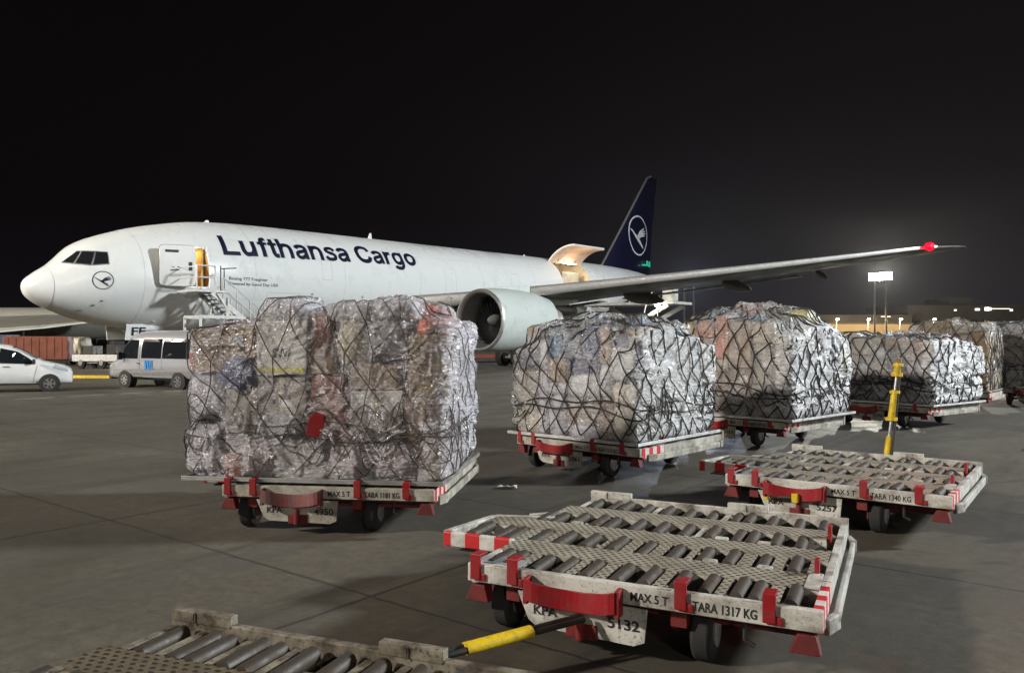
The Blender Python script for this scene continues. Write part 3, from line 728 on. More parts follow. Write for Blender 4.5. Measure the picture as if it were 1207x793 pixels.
gd = MB(); gd.box((1.02, 5.35, 2.40), (.05, 1.95, .82), Matrix.Rotation(.18, 4, 'Y')); gdo = gd.build('gear_door', M['skin'], ng, bevel=.02)
text_on('registration_lettering', 'FF', M['navy_ink'], lambda u, v: Vector((1.03 + .035 + (v) * .18 - .02, 4.66 + u, 2.24 + v)), .72, .42, gdo, bold=.02)
gd = MB(); gd.box((-1.02, 5.35, 2.40), (.05, 1.95, .82), Matrix.Rotation(-.18, 4, 'Y')); gd.build('gear_door', M['skin'], ng, bevel=.02)
lamp('taxi_light_lamp', (.3, 5.5, 1.9), 3, (1, .95, .8), .05)
for sg in (1, -1):
    mg = empty('main_gear'); mg.parent = plane
    t_, r_ = MB(), MB()
    for a in (30.2, 31.7, 33.2):
        for s in (-.7, .7): wheel(t_, r_, (sg * 5.5 + s, a, .78 - a * .0145 + .02), .67, .5)
    ty = t_.build('tyre', M['rubber'], mg, smooth=True, bevel=.06); r_.build('rim', M['rim'], ty)
    s_ = MB(); s_.cyl((sg * 5.5, 31.7, .5), (sg * 4.9, 31.5, 3.8), .25); s_.bar((sg * 5.5, 30.1, .42), (sg * 5.5, 33.3, .42), .25, .28); s_.cyl((sg * 5.4, 31.7, 1.4), (sg * 3.2, 31.5, 3.2), .1)
    for a in (30.2, 31.7, 33.2): s_.cyl((sg * 5.5 - .9, a, .34), (sg * 5.5 + .9, a, .34), .1)
    s_.build('gear_strut', M['alu'], mg, smooth=True)
    gd = MB(); gd.box((sg * 6.3, 31.6, 2.7), (.06, 2.4, 2.0), Matrix.Rotation(sg * .2, 4, 'Y')); gd.build('gear_door', M['wing_grey'], mg, bevel=.02)

# ================================================================== passenger stair at the nose door (same axes as the aircraft)
M['stair_white'] = worn('stair_white_paint', (.68, .69, .68), amount=.35, rough=.45)
st = empty('boarding_stairs', (PX, PY, 0), -TH, 'white boarding stairs with railings leading up to the open nose door', 'stairs')
p = MB(); p.box((4.0, 6.75, 4.40), (1.8, 1.7, .10)); p.build('platform', M['stair_white'], st, bevel=.01)
def rail(mb, x, pts, h, r=.028):
    for hh in (h, h * .52): mb.tube([(x, a, z + hh) for a, z in pts], r, 5)
    for i in range(len(pts) - 1):
        (a0, z0), (a1, z1) = pts[i], pts[i + 1]; n = max(1, int(math.hypot(a1 - a0, z1 - z0) / .85))
        for k in range(n + 1): t = k / n; mb.tube([(x, a0 + (a1 - a0) * t, z0 + (z1 - z0) * t), (x, a0 + (a1 - a0) * t, z0 + (z1 - z0) * t + h)], r, 5)
p = MB(); rail(p, 4.85, [(5.95, 4.45), (6.95, 4.45)], 1.2, .042)
for hh in (.6, 1.15): p.tube([(3.4, 5.95, 4.45 + hh), (4.85, 5.95, 4.45 + hh)], .030, 5)
p.build('platform_railing', M['stair_white'], st)
p = MB(); p.tube([(4.3, 7.6, 4.45), (4.3, 7.6, 5.75)], .035, 6); p.tube([(4.3, 7.6, 5.6), (4.3, 8.5, 5.7)], .03, 5); p.tube([(4.3, 7.8, 4.45), (4.3, 7.8, 5.6)], .03, 5); p.build('gate_post', M['black_steel'], st)
for x in (3.65, 4.85):
    q = MB(); q.bar((x, 6.75, 4.35), (x, 12.2, .45), .07, .24); q.build('stringer', M['stair_white'], st, bevel=.008)
q = MB()
for k in range(20):
    t = (k + .5) / 20; q.box((4.25, 6.9 + 5.3 * t, 4.30 - 3.8 * t), (1.16, .27, .035))
q.build('treads', M['black_steel'], st)
for x in (3.65, 4.85):
    q = MB(); rail(q, x, [(7.4 if x > 4 else 7.9, 3.95 if x > 4 else 3.6), (12.1, .6)], 1.15, .042); q.build('stair_railing', M['stair_white'] , st)
q = MB()
for x in (3.5, 4.95):
    q.bar((x, 6.1, .35), (x, 6.1, 3.15), .10, .10); q.bar((x, 6.1, 3.12), (x, 8.3, 3.12), .10, .16); q.bar((x, 7.6, 3.1), (x, 7.6, 4.1), .10, .12); q.bar((x, 8.3, .4), (x, 8.3, 3.1), .08, .08)
    q.bar((x, 7.9, 3.1), (x, 7.0, 4.3), .06, .08); q.bar((x, 6.1, .6), (x, 8.3, 3.0), .06, .06)
q.bar((3.5, 6.1, 3.12), (4.95, 6.1, 3.12), .10, .12); q.build('support_frame', M['stair_white'], st)
q = MB(); q.box((4.2, 9.0, .42), (1.5, 6.6, .20)); q.build('chassis', M['stair_white'], st, bevel=.02)
for x in (3.5, 4.95):
    for a in (6.6, 11.6):
        t_, r_ = MB(), MB(); wheel(t_, r_, (x, a, .30), .30, .18); w_ = t_.build('wheel', M['rubber'], st, smooth=True, bevel=.02); r_.build('rim', M['rim'], w_)
# ================================================================== pallet dollies (X along the front rail, Y away from it)
M['bump_worn'] = worn('worn_bumper', (.13, .115, .12), dirt=(.26, .015, .015), scale=2.2, amount=1.0, rough=.5, thr=.44)
DT = 0.508                                    # deck height
DW, DD = 2.30, 2.50
M['stripe'] = stripes('red_white_stripes', 1, .20, (.62, .61, .58), (.50, .012, .018), .5)
M['stripex'] = stripes('red_white_cap', 0, .26, (.62, .61, .58), (.50, .012, .018), .5)
LANES = [(-1.17, -.80), (-.50, -.12), (.16, .54), (.82, 1.17)]
WALKS = [(-.80, -.50), (-.12, .16), (.54, .82)]
def flat_text(name, body, mat, parent, p, w, h, bold=.02):
    """letters on a vertical face looking towards -Y, lower left corner at p"""
    return text_on(name, body, mat, lambda u, v: Vector((p[0] + u, p[1], p[2] + v)), w, h, parent, bold=bold)
def dolly(loc, rz, label, tara, plate, seed, rnd_open=.35, bumper='red', white='white', plate_left='KPA', tread='tread'):
    rnd = random.Random(seed)
    d = empty('pallet_dolly', (loc[0], loc[1], 0), rz, label, 'dolly', 'roller deck pallet dollies on the apron')
    W = M[white]; yf = -DD / 2; xl = -DW / 2; xr = DW / 2
    q = MB(); q.box((0, yf + .03, DT - .062), (DW, .06, .124)); q.box((0, yf + .07, DT - .120), (DW, .08, .012)); q.build('front_rail', W, d, bevel=.006)
    q = MB(); q.box((0, -yf - .03, DT - .055), (DW, .05, .17)); q.build('rear_rail', W, d, bevel=.006)
    for x0, x1 in ((-1.15, -.75), (.15, .50)):
        q = MB(); q.box(((x0 + x1) / 2, -yf - .03, DT + .045), (x1 - x0, .06, .062)); q.box((x0 + .16, -yf - .068, DT + .045), (.008, .008, .062)); q.build('guide_block', W, d, bevel=.008)
    # side beams: right one straight, left one stepped out over the two middle lanes
    q = MB(); q.box((xr - .03, .30, DT - .08), (.055, DD - .73, .14)); q.build('side_rail', W, d, bevel=.005)
    q = MB(); q.box((xr - .03, -.88, DT - .08), (.058, .60, .142)); q.build('striped_side_rail', M['stripe'], d, bevel=.005)
    q = MB(); q.box((xr + .045, .06, DT - .155), (.035, 1.9, .09)); q.bar((xr, -1.05, DT - .15), (xr + .055, -.88, DT - .15), .045, .10); q.bar((xr + .055, 1.0, DT - .15), (xr, 1.18, DT - .15), .045, .10); q.build('side_buffer', W, d, bevel=.01)
    q = MB()
    q.box((xl + .03, -.99, DT - .08), (.055, .42, .14)); q.build('side_rail', W, d, bevel=.008)
    q = MB(); q.box((xl + .03, .98, DT - .08), (.055, .46, .14)); q.build('side_rail', W, d, bevel=.008)
    q = MB()
    q.bar((xl - .60, -.53, DT - .06), (xl - .50, .14, DT - .06), .06, .13); q.bar((xl - .50, .14, DT - .06), (xl, .30, DT - .06), .06, .13); q.bar((xl - .25, .33, DT - .06), (xl, .58, DT - .06), .05, .12)
    q.build('stepped_side_rail', W, d, bevel=.008)
    q = MB(); q.box((xl - .30, -.535, DT - .055), (.62, .05, .115)); q.build('striped_end_cap', M['stripex'], d, bevel=.01)
    # walkways of perforated plate with folded flanges
    for i, (y0, y1) in enumerate(WALKS):
        x0 = xl + .03 - (.50 if i == 1 else (.0 if i == 0 else .10)); x1 = xr - (.06 if i != 2 else .12)
        q = MB(); q.box(((x0 + x1) / 2, (y0 + y1) / 2, DT - .006), (x1 - x0, y1 - y0, .012)); q.build('tread_plate', M[tread], d)
        q = MB()
        for y in (y0 + .006, y1 - .006): q.box(((x0 + x1) / 2, y, DT - .068), (x1 - x0, .012, .112))
        q.build('flange', W, d)
    # lanes of rollers
    for i, (y0, y1) in enumerate(LANES):
        xs0 = xl + .08 - (.52 if i == 1 else (.22 if i == 2 else 0)); xs1 = xr - .10
        ym, hw = (y0 + y1) / 2, (y1 - y0) / 2
        q = MB(); q.box(((xs0 + xs1) / 2, ym, DT - .15), (xs1 - xs0 + .1, y1 - y0, .012)); q.build('roller_tray', M['black_steel'], d)
        x = xs0 + .05; pitch = .195; tp = []; k = 0
        while x < xs1:
            double = rnd.random() < .28
            for s in ((0, .105) if double else (0,)):
                if x + s > xs1: continue
                tilt = rnd.uniform(-.01, .01)
                q = MB(); q.cyl((x + s, y0 + .02, DT - .030 + tilt), (x + s, y1 - .02, DT - .026 + tilt), .043, seg=14)
                r_ = q.build('roller', M['roller'], d, smooth=True, sharp=30)
                q = MB(); q.cyl((x + s, y0 + .004, DT - .030 + tilt), (x + s, y1 - .004, DT - .030 + tilt), .012, seg=8); q.build('axle', M['black_steel'], r_)
            nxt = x + pitch + (.105 if double else 0) + rnd.uniform(-.015, .03)
            gap0, gap1 = x + (.105 if double else 0) + .065, min(nxt - .065, xs1 + .03)
            if gap1 - gap0 > .06:
                if i == 0 or (i == 1 and rnd.random() < .65): tp.append((gap0, gap1, 0))
                elif rnd.random() < rnd_open: tp.append((gap1 - .05, gap1, 1))
            x = nxt
        if tp:
            for g0, g1, kk in tp:
                q = MB(); q.box(((g0 + g1) / 2, ym, DT - .012 - .004 * kk), (g1 - g0, y1 - y0 - .004, .010)); q.build('roller_cover_plate', M[tread] if i < 2 else W, d)
        if i in (1, 2):
            for xx in ([.35, .72] if i == 1 else [-.9, .30, .62]):
                q = MB(); q.box((xx, y0 + .03, DT - .01), (.10, .05, .045)); q.build('pallet_lock', W, d, bevel=.01)
    # corner plates
    q = MB(); q.box((xl + .20, yf + .13, DT - .002), (.34, .15, .012)); q.build('corner_plate', M['grey'], d)
    q = MB(); q.box((xr - .10, -.65, DT + .002), (.09, .34, .010)); q.build('corner_plate', W, d)
    # red stops
    for x in (-1.08, -.80, .34, .86):
        q = MB(); q.box((x, yf - .012, DT - .015), (.075, .024, .175)); q.box((x, yf + .05, DT + .062), (.075, .10, .018)); q.box((x + .035, yf - .008, DT - .085), (.08, .014, .05)); q.build('stop', M['red'], d, bevel=.005)
    for x, y in ((xr - .10, -.45), (xr - .10, .60)):
        q = MB(); q.box((x, y, DT + .03), (.03, .08, .13)); q.build('stop', M['red'], d, bevel=.005)
    # dished bumper and number plate
    bx0, bx1 = -.66, -.05; y0 = yf - .01
    q = MB(); n = 14; outer = []; inner = []
    for k in range(n + 1):
        t = k / n; x = bx0 + (bx1 - bx0) * t; dy = -.055 + .075 * math.sin(PI * min(1, max(0, (t - .1) / .8))) ** 1.0 if .1 < t < .9 else -.055
        zt = DT - .025 - (.055 * math.sin(PI * t))
        outer.append([(x, y0 + dy - .012 - .0, zt), (x, y0 + dy - .012, zt - .135), (x, y0 + dy + .0, zt - .135), (x, y0 + dy + .0, zt)])
    for r in outer:
        for i_ in range(4): r[i_] = (r[i_][0], r[i_][1] - .03, r[i_][2])
    q.loft(outer); bump = q.build('bumper', M[bumper], d, bevel=.003)
    for x in (bx0 - .01, bx1 + .01):
        q = MB(); q.box((x, y0 - .04, DT - .105), (.03, .09, .17)); q.build('bumper_bracket', M[bumper], d, bevel=.004)
    pl = MB(); pl.prism([(-.78, DT - .15), (.12, DT - .15), (.10, DT - .36), (.03, DT - .39), (-.64, DT - .37), (-.70, DT - .33)], 'y', yf + .03, yf + .045)
    pl = pl.build('number_plate', W, d)
    flat_text('plate_lettering', plate_left, M['ink'], pl, (-.66, yf + .026, DT - .285), .17, .062)
    flat_text('plate_lettering', plate, M['ink'], pl, (-.14, yf + .026, DT - .295), .21, .068)
    flat_text('load_lettering', 'MAX 5 T', M['ink'], d, (.02, yf - .003, DT - .092), .24, .055)
    flat_text('tare_lettering', 'TARA ' + tara + ' KG', M['ink'], d, (.41, yf - .003, DT - .096), .38, .058)
    # underframe, coupling, feet
    q = MB()
    for x in (-.85, .30): q.box((x, 0, DT - .20), (.10, DD - .2, .10))
    for y in (-.95, 0, .95): q.box((-.1, y, DT - .20), (DW - .1, .08, .09))
    q.build('underframe', M['dark_red'], d)
    for x in (xl + .06, xr - .10):
        q = MB(); q.loft([[(x - .04, yf + .02, DT - .15), (x + .06, yf + .02, DT - .15), (x + .06, yf + .13, DT - .15), (x - .04, yf + .13, DT - .15)], [(x - .09, yf + .02, DT - .265), (x + .09, yf + .02, DT - .265), (x + .09, yf + .10, DT - .265), (x - .09, yf + .10, DT - .265)]])
        q.build('corner_foot', M['dark_red'], d, bevel=.006)
    q = MB(); q.box((-.32, yf + .10, DT - .35), (.22, .16, .10)); q.cyl((-.32, yf + .0, DT - .40), (-.32, yf + .0, DT - .24), .03); q.build('coupling', M['dark_red'], d, bevel=.01)
    q = MB(); q.tube([(.70, yf + .12, DT - .15), (.70, yf + .12, DT - .27), (.76, yf + .12, DT - .30)], .014, 6); q.build('brake_lever', M['black_steel'], d)
    for x, y in ((-.98, -.92), (.42, -.92), (-.90, .80), (.42, .80)):
        t_, r_ = MB(), MB(); turn = 0
        wheel(t_, r_, (x, y, .195), .195, .13); ty = t_.build('wheel', M['rubber'], d, smooth=True, bevel=.025); r_.build('rim', M['rim'], ty, smooth=True)
        sg = -1 if x < 0 else 1
        q = MB(); q.box((x - sg * .10, y, .26), (.02, .12, .26)); q.box((x - sg * .14, y, .20), (.16, .06, .06)); q.build('axle_arm', M['dark_red'], d, bevel=.005)
    return d
def rect_origin(fx, fy, th, cx_, cy_):
    """origin of a dolly turned by -th whose local point (cx_, cy_) stands at (fx, fy)"""
    return (fx - (cx_ * math.cos(th) + cy_ * math.sin(th)), fy - (-cx_ * math.sin(th) + cy_ * math.cos(th)))
TA, TB, T1, T2, T3, T4, TD = R(26), R(36.5), R(7.5), R(42), R(47), R(54), R(21.4)
oA = rect_origin(1.76, 4.52, TA, DW / 2, -DD / 2)
oB = rect_origin(4.30, 7.80, TB, DW / 2, -DD / 2)
o1 = rect_origin(-.80, 8.17, T1, DW / 2, -DD / 2)
o2 = rect_origin(1.79, 11.18, T2, DW / 2, -DD / 2)
o3 = rect_origin(4.99, 14.60, T3, DW / 2, -DD / 2)
o4 = rect_origin(9.26, 17.75, T4, DW / 2, -DD / 2)
oD = rect_origin(-1.84, 4.42, TD, -DW / 2, DD / 2)
dA = dolly(oA, -TA, 'empty roller dolly with TARA 1317 KG on its rail in the foreground', '1317', '5132', 3)
dB = dolly(oB, -TB, 'empty roller dolly with number plate 5257, right of the nearest one', '1340', '5257', 8)
d1 = dolly(o1, -T1, 'dolly with a scuffed grey and red bumper under the big plastic wrapped load', '1181', '4950', 5, bumper='bump_worn', white='cream')
d2 = dolly(o2, -T2, 'rusty dolly under the netted load in front of the engine', '1210', '5061', 6, white='cream')
d3 = dolly(o3, -T3, 'dolly under the load topped with orange and blue items', '1275', '5112', 7, white='cream')
d4 = dolly(o4, -T4, 'dolly under the low wide load behind the yellow upright tow bar', '1290', '5170', 9, white='cream')
o5 = rect_origin(13.35, 22.3, R(41), DW / 2, -DD / 2)
o6 = rect_origin(16.9, 23.2, R(40), DW / 2, -DD / 2)
d5 = dolly(o5, -R(41), 'dolly under the tall brown load behind the low wide one', '1300', '5180', 10, white='cream')
d6 = dolly(o6, -R(40), 'dolly under the grey load at the right edge of the photo', '1310', '5190', 11, white='cream')
dD = dolly(oD, -TD, 'dirty empty roller dolly with a rusty guide block at the bottom left corner', '1305', '5140', 12, white='grime', rnd_open=.9, tread='tread_old')
# tow bars
def tow_bar(d, p0, p1, name='tow_bar', sleeve=(.25, .60), two=True):
    p0, p1 = Vector(p0), Vector(p1); L = p1 - p0; n = L.cross(Vector((0, 0, 1)))
    n = n.normalized() * .028 if n.length > .05 else Vector((.028, 0, 0))
    q = MB()
    for s in ((-1, 1) if two else (0,)): q.cyl(p0 + n * s, p1 + n * s, .020, seg=10)
    tb = q.build(name, M['black_steel'], d, smooth=True)
    q = MB(); a, b = p0 + L * sleeve[0], p0 + L * sleeve[1]
    q.loft([[c + n * 1.9 * math.cos(2 * PI * k / 16) + L.normalized().cross(n).normalized() * .036 * math.sin(2 * PI * k / 16) for k in range(16)] for c in (a, a + L * .02, b - L * .02, b)])
    q.build('yellow_sleeve', M['yellow'], tb, smooth=True)
    return tb, n, L
tow_bar(dA, (-.30, -DD / 2 - .02, .262), (-1.03, -DD / 2 - 1.03, .19), sleeve=(.30, .66))
q = MB(); q.tube([(-.62, -DD / 2 - .02, .30), (-.5, -DD / 2 - .06, .32), (-.33, -DD / 2 - .05, .33)], .018, 6); q.build('coupling_hook', M['black_steel'], dB)
for c_, s_ in (((-.34, -DD / 2 - .05, .33), (.07, .08, .10)), ((-.66, -DD / 2 - .05, .30), (.05, .05, .05))):
    q = MB(); q.box(c_, s_); q.build('coupling_handle', M['yellow'], dB, bevel=.01)
# upright tow bar with yellow grips behind dolly B
def to_local(o, th, x, y): dx, dy = x - o[0], y - o[1]; return (dx * math.cos(th) - dy * math.sin(th), dx * math.sin(th) + dy * math.cos(th))
ux, uy = 5.07, 10.80
ub = empty('upright_tow_bar'); ub.parent = dB
lx, ly = to_local(oB, TB, ux, uy); lx2, ly2 = to_local(oB, TB, ux + .17, uy + .02)
P0 = Vector((lx, ly, .42)); P1 = Vector((lx2, ly2, 1.72)); dv_ = P1 - P0
q = MB(); q.cyl(P0, P1 + dv_ * .0, .020, seg=12); q.build('steel_rod', M['alu'], ub, smooth=True)
q = MB(); q.cyl(P0 + Vector((.05, 0, -.15)), P0 + dv_ * .97 + Vector((.035, 0, 0)), .016, seg=8); q.build('dark_rod', M['black_steel'], ub, smooth=True)
for t0, t1, r_ in ((-.06, .24, .046), (.40, .72, .050), (.86, 1.0, .052)):
    q = MB(); q.cyl(P0 + dv_ * t0, P0 + dv_ * t1, r_, r_ * .85, seg=14)
    if t0 > .3: q.box(P0 + dv_ * (t0 + .02), (.14, .07, .05)); q.box(P0 + dv_ * (t1 - .02), (.12, .07, .04))
    q.build('yellow_grip', M['yellow'], ub, smooth=True, bevel=.006)
q = MB(); q.box(P1 + Vector((.01, 0, .03)), (.06, .04, .09)); q.build('eye_bracket', M['wood'], ub, bevel=.01)
q = MB(); q.bar((lx, ly + .0, .33), (lx - .2, DD / 2 - .1, .33), .10, .08); q.build('draw_arm', M['dark_red'], dB)
# ================================================================== netted cargo loads
def film_mat(name, tint, milky, gloss=.5, wr=1.0, rough=.16, right=None, low=None, base=.10):
    m, nt, b = nodes(name); L = nt.links; nt.nodes.remove(b); out = nt.nodes['Material Output']
    t = N(nt, 'TexCoord')
    mp = N(nt, 'Mapping'); mp.inputs['Rotation'].default_value = (.5, .75, .3); mp.inputs['Scale'].default_value = (1.0, 1.0, 4.2); L.new(t.outputs['Object'], mp.inputs[0])
    w1 = N(nt, 'TexNoise', Scale=4.5, Detail=4.0, Roughness=.6, Distortion=1.4); L.new(mp.outputs[0], w1.inputs[0])
    mp2 = N(nt, 'Mapping'); mp2.inputs['Rotation'].default_value = (-.4, -.9, -.2); mp2.inputs['Scale'].default_value = (1.0, 1.0, 3.0); L.new(t.outputs['Object'], mp2.inputs[0])
    w2 = N(nt, 'TexNoise', Scale=8.0, Detail=3.0, Roughness=.55, Distortion=2.2); L.new(mp2.outputs[0], w2.inputs[0])
    def ridge(s, k=7.0):
        a = N(nt, 'Math', operation='SUBTRACT'); L.new(s, a.inputs[0]); a.inputs[1].default_value = .5
        c = N(nt, 'Math', operation='ABSOLUTE'); L.new(a.outputs[0], c.inputs[0])
        d = N(nt, 'Math', operation='MULTIPLY'); L.new(c.outputs[0], d.inputs[0]); d.inputs[1].default_value = -k
        e = N(nt, 'Math', operation='EXPONENT'); L.new(d.outputs[0], e.inputs[0]); return e.outputs[0]
    ad = N(nt, 'Math', operation='ADD'); L.new(ridge(w1.outputs[0]), ad.inputs[0])
    mu = N(nt, 'Math', operation='MULTIPLY'); L.new(ridge(w2.outputs[0]), mu.inputs[0]); mu.inputs[1].default_value = .55; L.new(mu.outputs[0], ad.inputs[1])
    bp = N(nt, 'Bump', Strength=.8, Distance=.030 * wr); L.new(ad.outputs[0], bp.inputs['Height'])
    big = N(nt, 'TexNoise', Scale=2.2, Detail=4.0); L.new(t.outputs['Object'], big.inputs[0])
    tr = N(nt, 'BsdfTransparent'); tr.inputs[0].default_value = (.96, .96, .97, 1)
    df = N(nt, 'BsdfDiffuse'); df.inputs[0].default_value = (*tint, 1); L.new(bp.outputs[0], df.inputs['Normal'])
    gl = N(nt, 'BsdfGlossy'); gl.inputs['Roughness'].default_value = rough; gl.inputs[0].default_value = (.95, .95, 1, 1); L.new(ramp(nt, w2.outputs[0], .35, (rough * .55,) * 3, .62, (rough * 1.35,) * 3), gl.inputs['Roughness']); L.new(bp.outputs[0], gl.inputs['Normal'])
    mk = ramp(nt, big.outputs[0], .35, (milky * .45,) * 3, .68, (min(1, milky * 1.7),) * 3)
    fac = mk
    if right or low:
        sp = N(nt, 'SeparateXYZ'); L.new(t.outputs['Object'], sp.inputs[0])
        ns = N(nt, 'TexNoise', Scale=3.5, Detail=5.0); L.new(t.outputs['Object'], ns.inputs[0])
        for ax, lim, amt, sg in ([(0, right[0], right[1], 1)] if right else []) + ([(2, low[0], low[1], -1)] if low else []):
            a_ = N(nt, 'Math', operation='SUBTRACT'); L.new(sp.outputs[ax], a_.inputs[0]); a_.inputs[1].default_value = lim
            b_ = N(nt, 'Math', operation='MULTIPLY_ADD'); L.new(ns.outputs[0], b_.inputs[0]); b_.inputs[1].default_value = .9 * sg if ax == 2 else .30; 
            c_ = N(nt, 'Math', operation='MULTIPLY'); L.new(a_.outputs[0], c_.inputs[0]); c_.inputs[1].default_value = sg; L.new(c_.outputs[0], b_.inputs[2])
            if ax == 2: b_.inputs[1].default_value = .9
            mr = N(nt, 'MapRange'); L.new(b_.outputs[0], mr.inputs[0]); mr.inputs[1].default_value = .45 if ax == 2 else .13; mr.inputs[2].default_value = .75 if ax == 2 else .22; mr.inputs[3].default_value = 0; mr.inputs[4].default_value = amt
            st2 = N(nt, 'MapRange'); L.new(w1.outputs[0], st2.inputs[0]); st2.inputs[1].default_value = .36; st2.inputs[2].default_value = .62; st2.inputs[3].default_value = .45; st2.inputs[4].default_value = 1.05
            mm = N(nt, 'Math', operation='MULTIPLY'); L.new(mr.outputs[0], mm.inputs[0]); L.new(st2.outputs[0], mm.inputs[1]); mr = mm
            mx = N(nt, 'Math', operation='MAXIMUM'); L.new(fac, mx.inputs[0]); L.new(mr.outputs[0], mx.inputs[1]); fac = mx.outputs[0]
    mk = fac
    m1 = N(nt, 'MixShader'); L.new(mk, m1.inputs[0]); L.new(tr.outputs[0], m1.inputs[1]); L.new(df.outputs[0], m1.inputs[2])
    lw = N(nt, 'LayerWeight', Blend=.35); L.new(bp.outputs[0], lw.inputs['Normal'])
    fm = N(nt, 'Math', operation='MULTIPLY_ADD'); L.new(lw.outputs['Fresnel'], fm.inputs[0]); fm.inputs[1].default_value = gloss; fm.inputs[2].default_value = base; fm.use_clamp = True
    m2 = N(nt, 'MixShader'); L.new(fm.outputs[0], m2.inputs[0]); L.new(m1.outputs[0], m2.inputs[1]); L.new(gl.outputs[0], m2.inputs[2])
    L.new(m2.outputs[0], out.inputs['Surface'])
    return m
def sack_mat(name, c, rough=.35, bump=.6, spots=.0):
    m, nt, b = nodes(name); L = nt.links; t = N(nt, 'TexCoord')
    n1 = N(nt, 'TexNoise', Scale=7.0, Detail=7.0, Distortion=3.0); L.new(t.outputs['Object'], n1.inputs[0])
    n2 = N(nt, 'TexNoise', Scale=2.5, Detail=4.0); L.new(t.outputs['Object'], n2.inputs[0])
    cc = mixc(nt, ramp(nt, n2.outputs[0], .3, (0, 0, 0), .7, (1, 1, 1)), tuple(x * .72 for x in c), tuple(min(1, x * 1.12) for x in c))
    L.new(cc, b.inputs['Base Color']); b.inputs['Roughness'].default_value = rough
    bp = N(nt, 'Bump', Strength=bump, Distance=.04); L.new(n1.outputs[0], bp.inputs['Height']); L.new(bp.outputs[0], b.inputs['Normal'])
    return m
CM = {}
for k_, c_ in dict(tan=(.36, .26, .17), brown=(.22, .13, .075), ochre=(.30, .20, .07), olive=(.22, .18, .09), greytan=(.33, .29, .25), darkbrown=(.10, .065, .045), orange=(.55, .16, .06), pink=(.42, .20, .19), rust=(.26, .09, .06)).items():
    CM[k_] = worn('cardboard_' + k_, c_, dirt=tuple(x * .6 for x in c_), scale=3, amount=.55, rough=.7)
CM['whitebox'] = worn('white_carton', (.72, .71, .68), dirt=(.5, .48, .45), scale=2, amount=.4, rough=.6)
CM['tape'] = plain('packing_tape', (.42, .34, .22), .25)
CM['paper'] = plain('paper_label', (.78, .78, .82), .6)
for k_, c_ in dict(whites=(.66, .66, .70), lilac=(.55, .53, .62), silver=(.50, .52, .55), cream=(.55, .50, .38), grey=(.30, .30, .31), dark=(.05, .05, .06), blue=(.02, .045, .17), skyblue=(.06, .17, .30), green=(.18, .36, .20), yellow=(.60, .55, .08), orangefoil=(.65, .12, .03), navy=(.02, .022, .06), mauve=(.36, .27, .27)).items():
    CM[k_] = sack_mat('bag_' + k_, c_, .32)
SACKS = {'whites', 'lilac', 'silver', 'cream', 'grey', 'dark', 'blue', 'skyblue', 'green', 'yellow', 'orangefoil', 'navy', 'mauve'}
FILM = {'clear': film_mat('stretch_film', (.78, .75, .80), .17, .12, .62, .29, right=(1.24, .66), low=(.72, .50), base=.13),
        'milky': film_mat('milky_film', (.74, .74, .74), .22, .10, .5, .32, right=(1.0, .78), low=(.3, .45), base=.15),
        'milky_wide': film_mat('milky_film_wide', (.74, .74, .74), .20, .10, .5, .32, right=(1.16, .78), low=(.3, .4), base=.15),
        'white_end': film_mat('film_with_white_end', (.76, .77, .78), .22, .10, .5, .32, right=(1.22, .94), base=.14),
        'brownish': film_mat('brownish_film', (.42, .33, .20), .25, .10, 1.0, .33, base=.10)}
M['rope'] = worn('net_rope', (.030, .028, .026), dirt=(.06, .05, .045), amount=.5, rough=.8)
M['rope_pale'] = worn('net_rope_grey', (.075, .065, .06), dirt=(.14, .12, .11), amount=.6, rough=.7)
def rbox(bm_verts_fn, size, p, n):
    pass
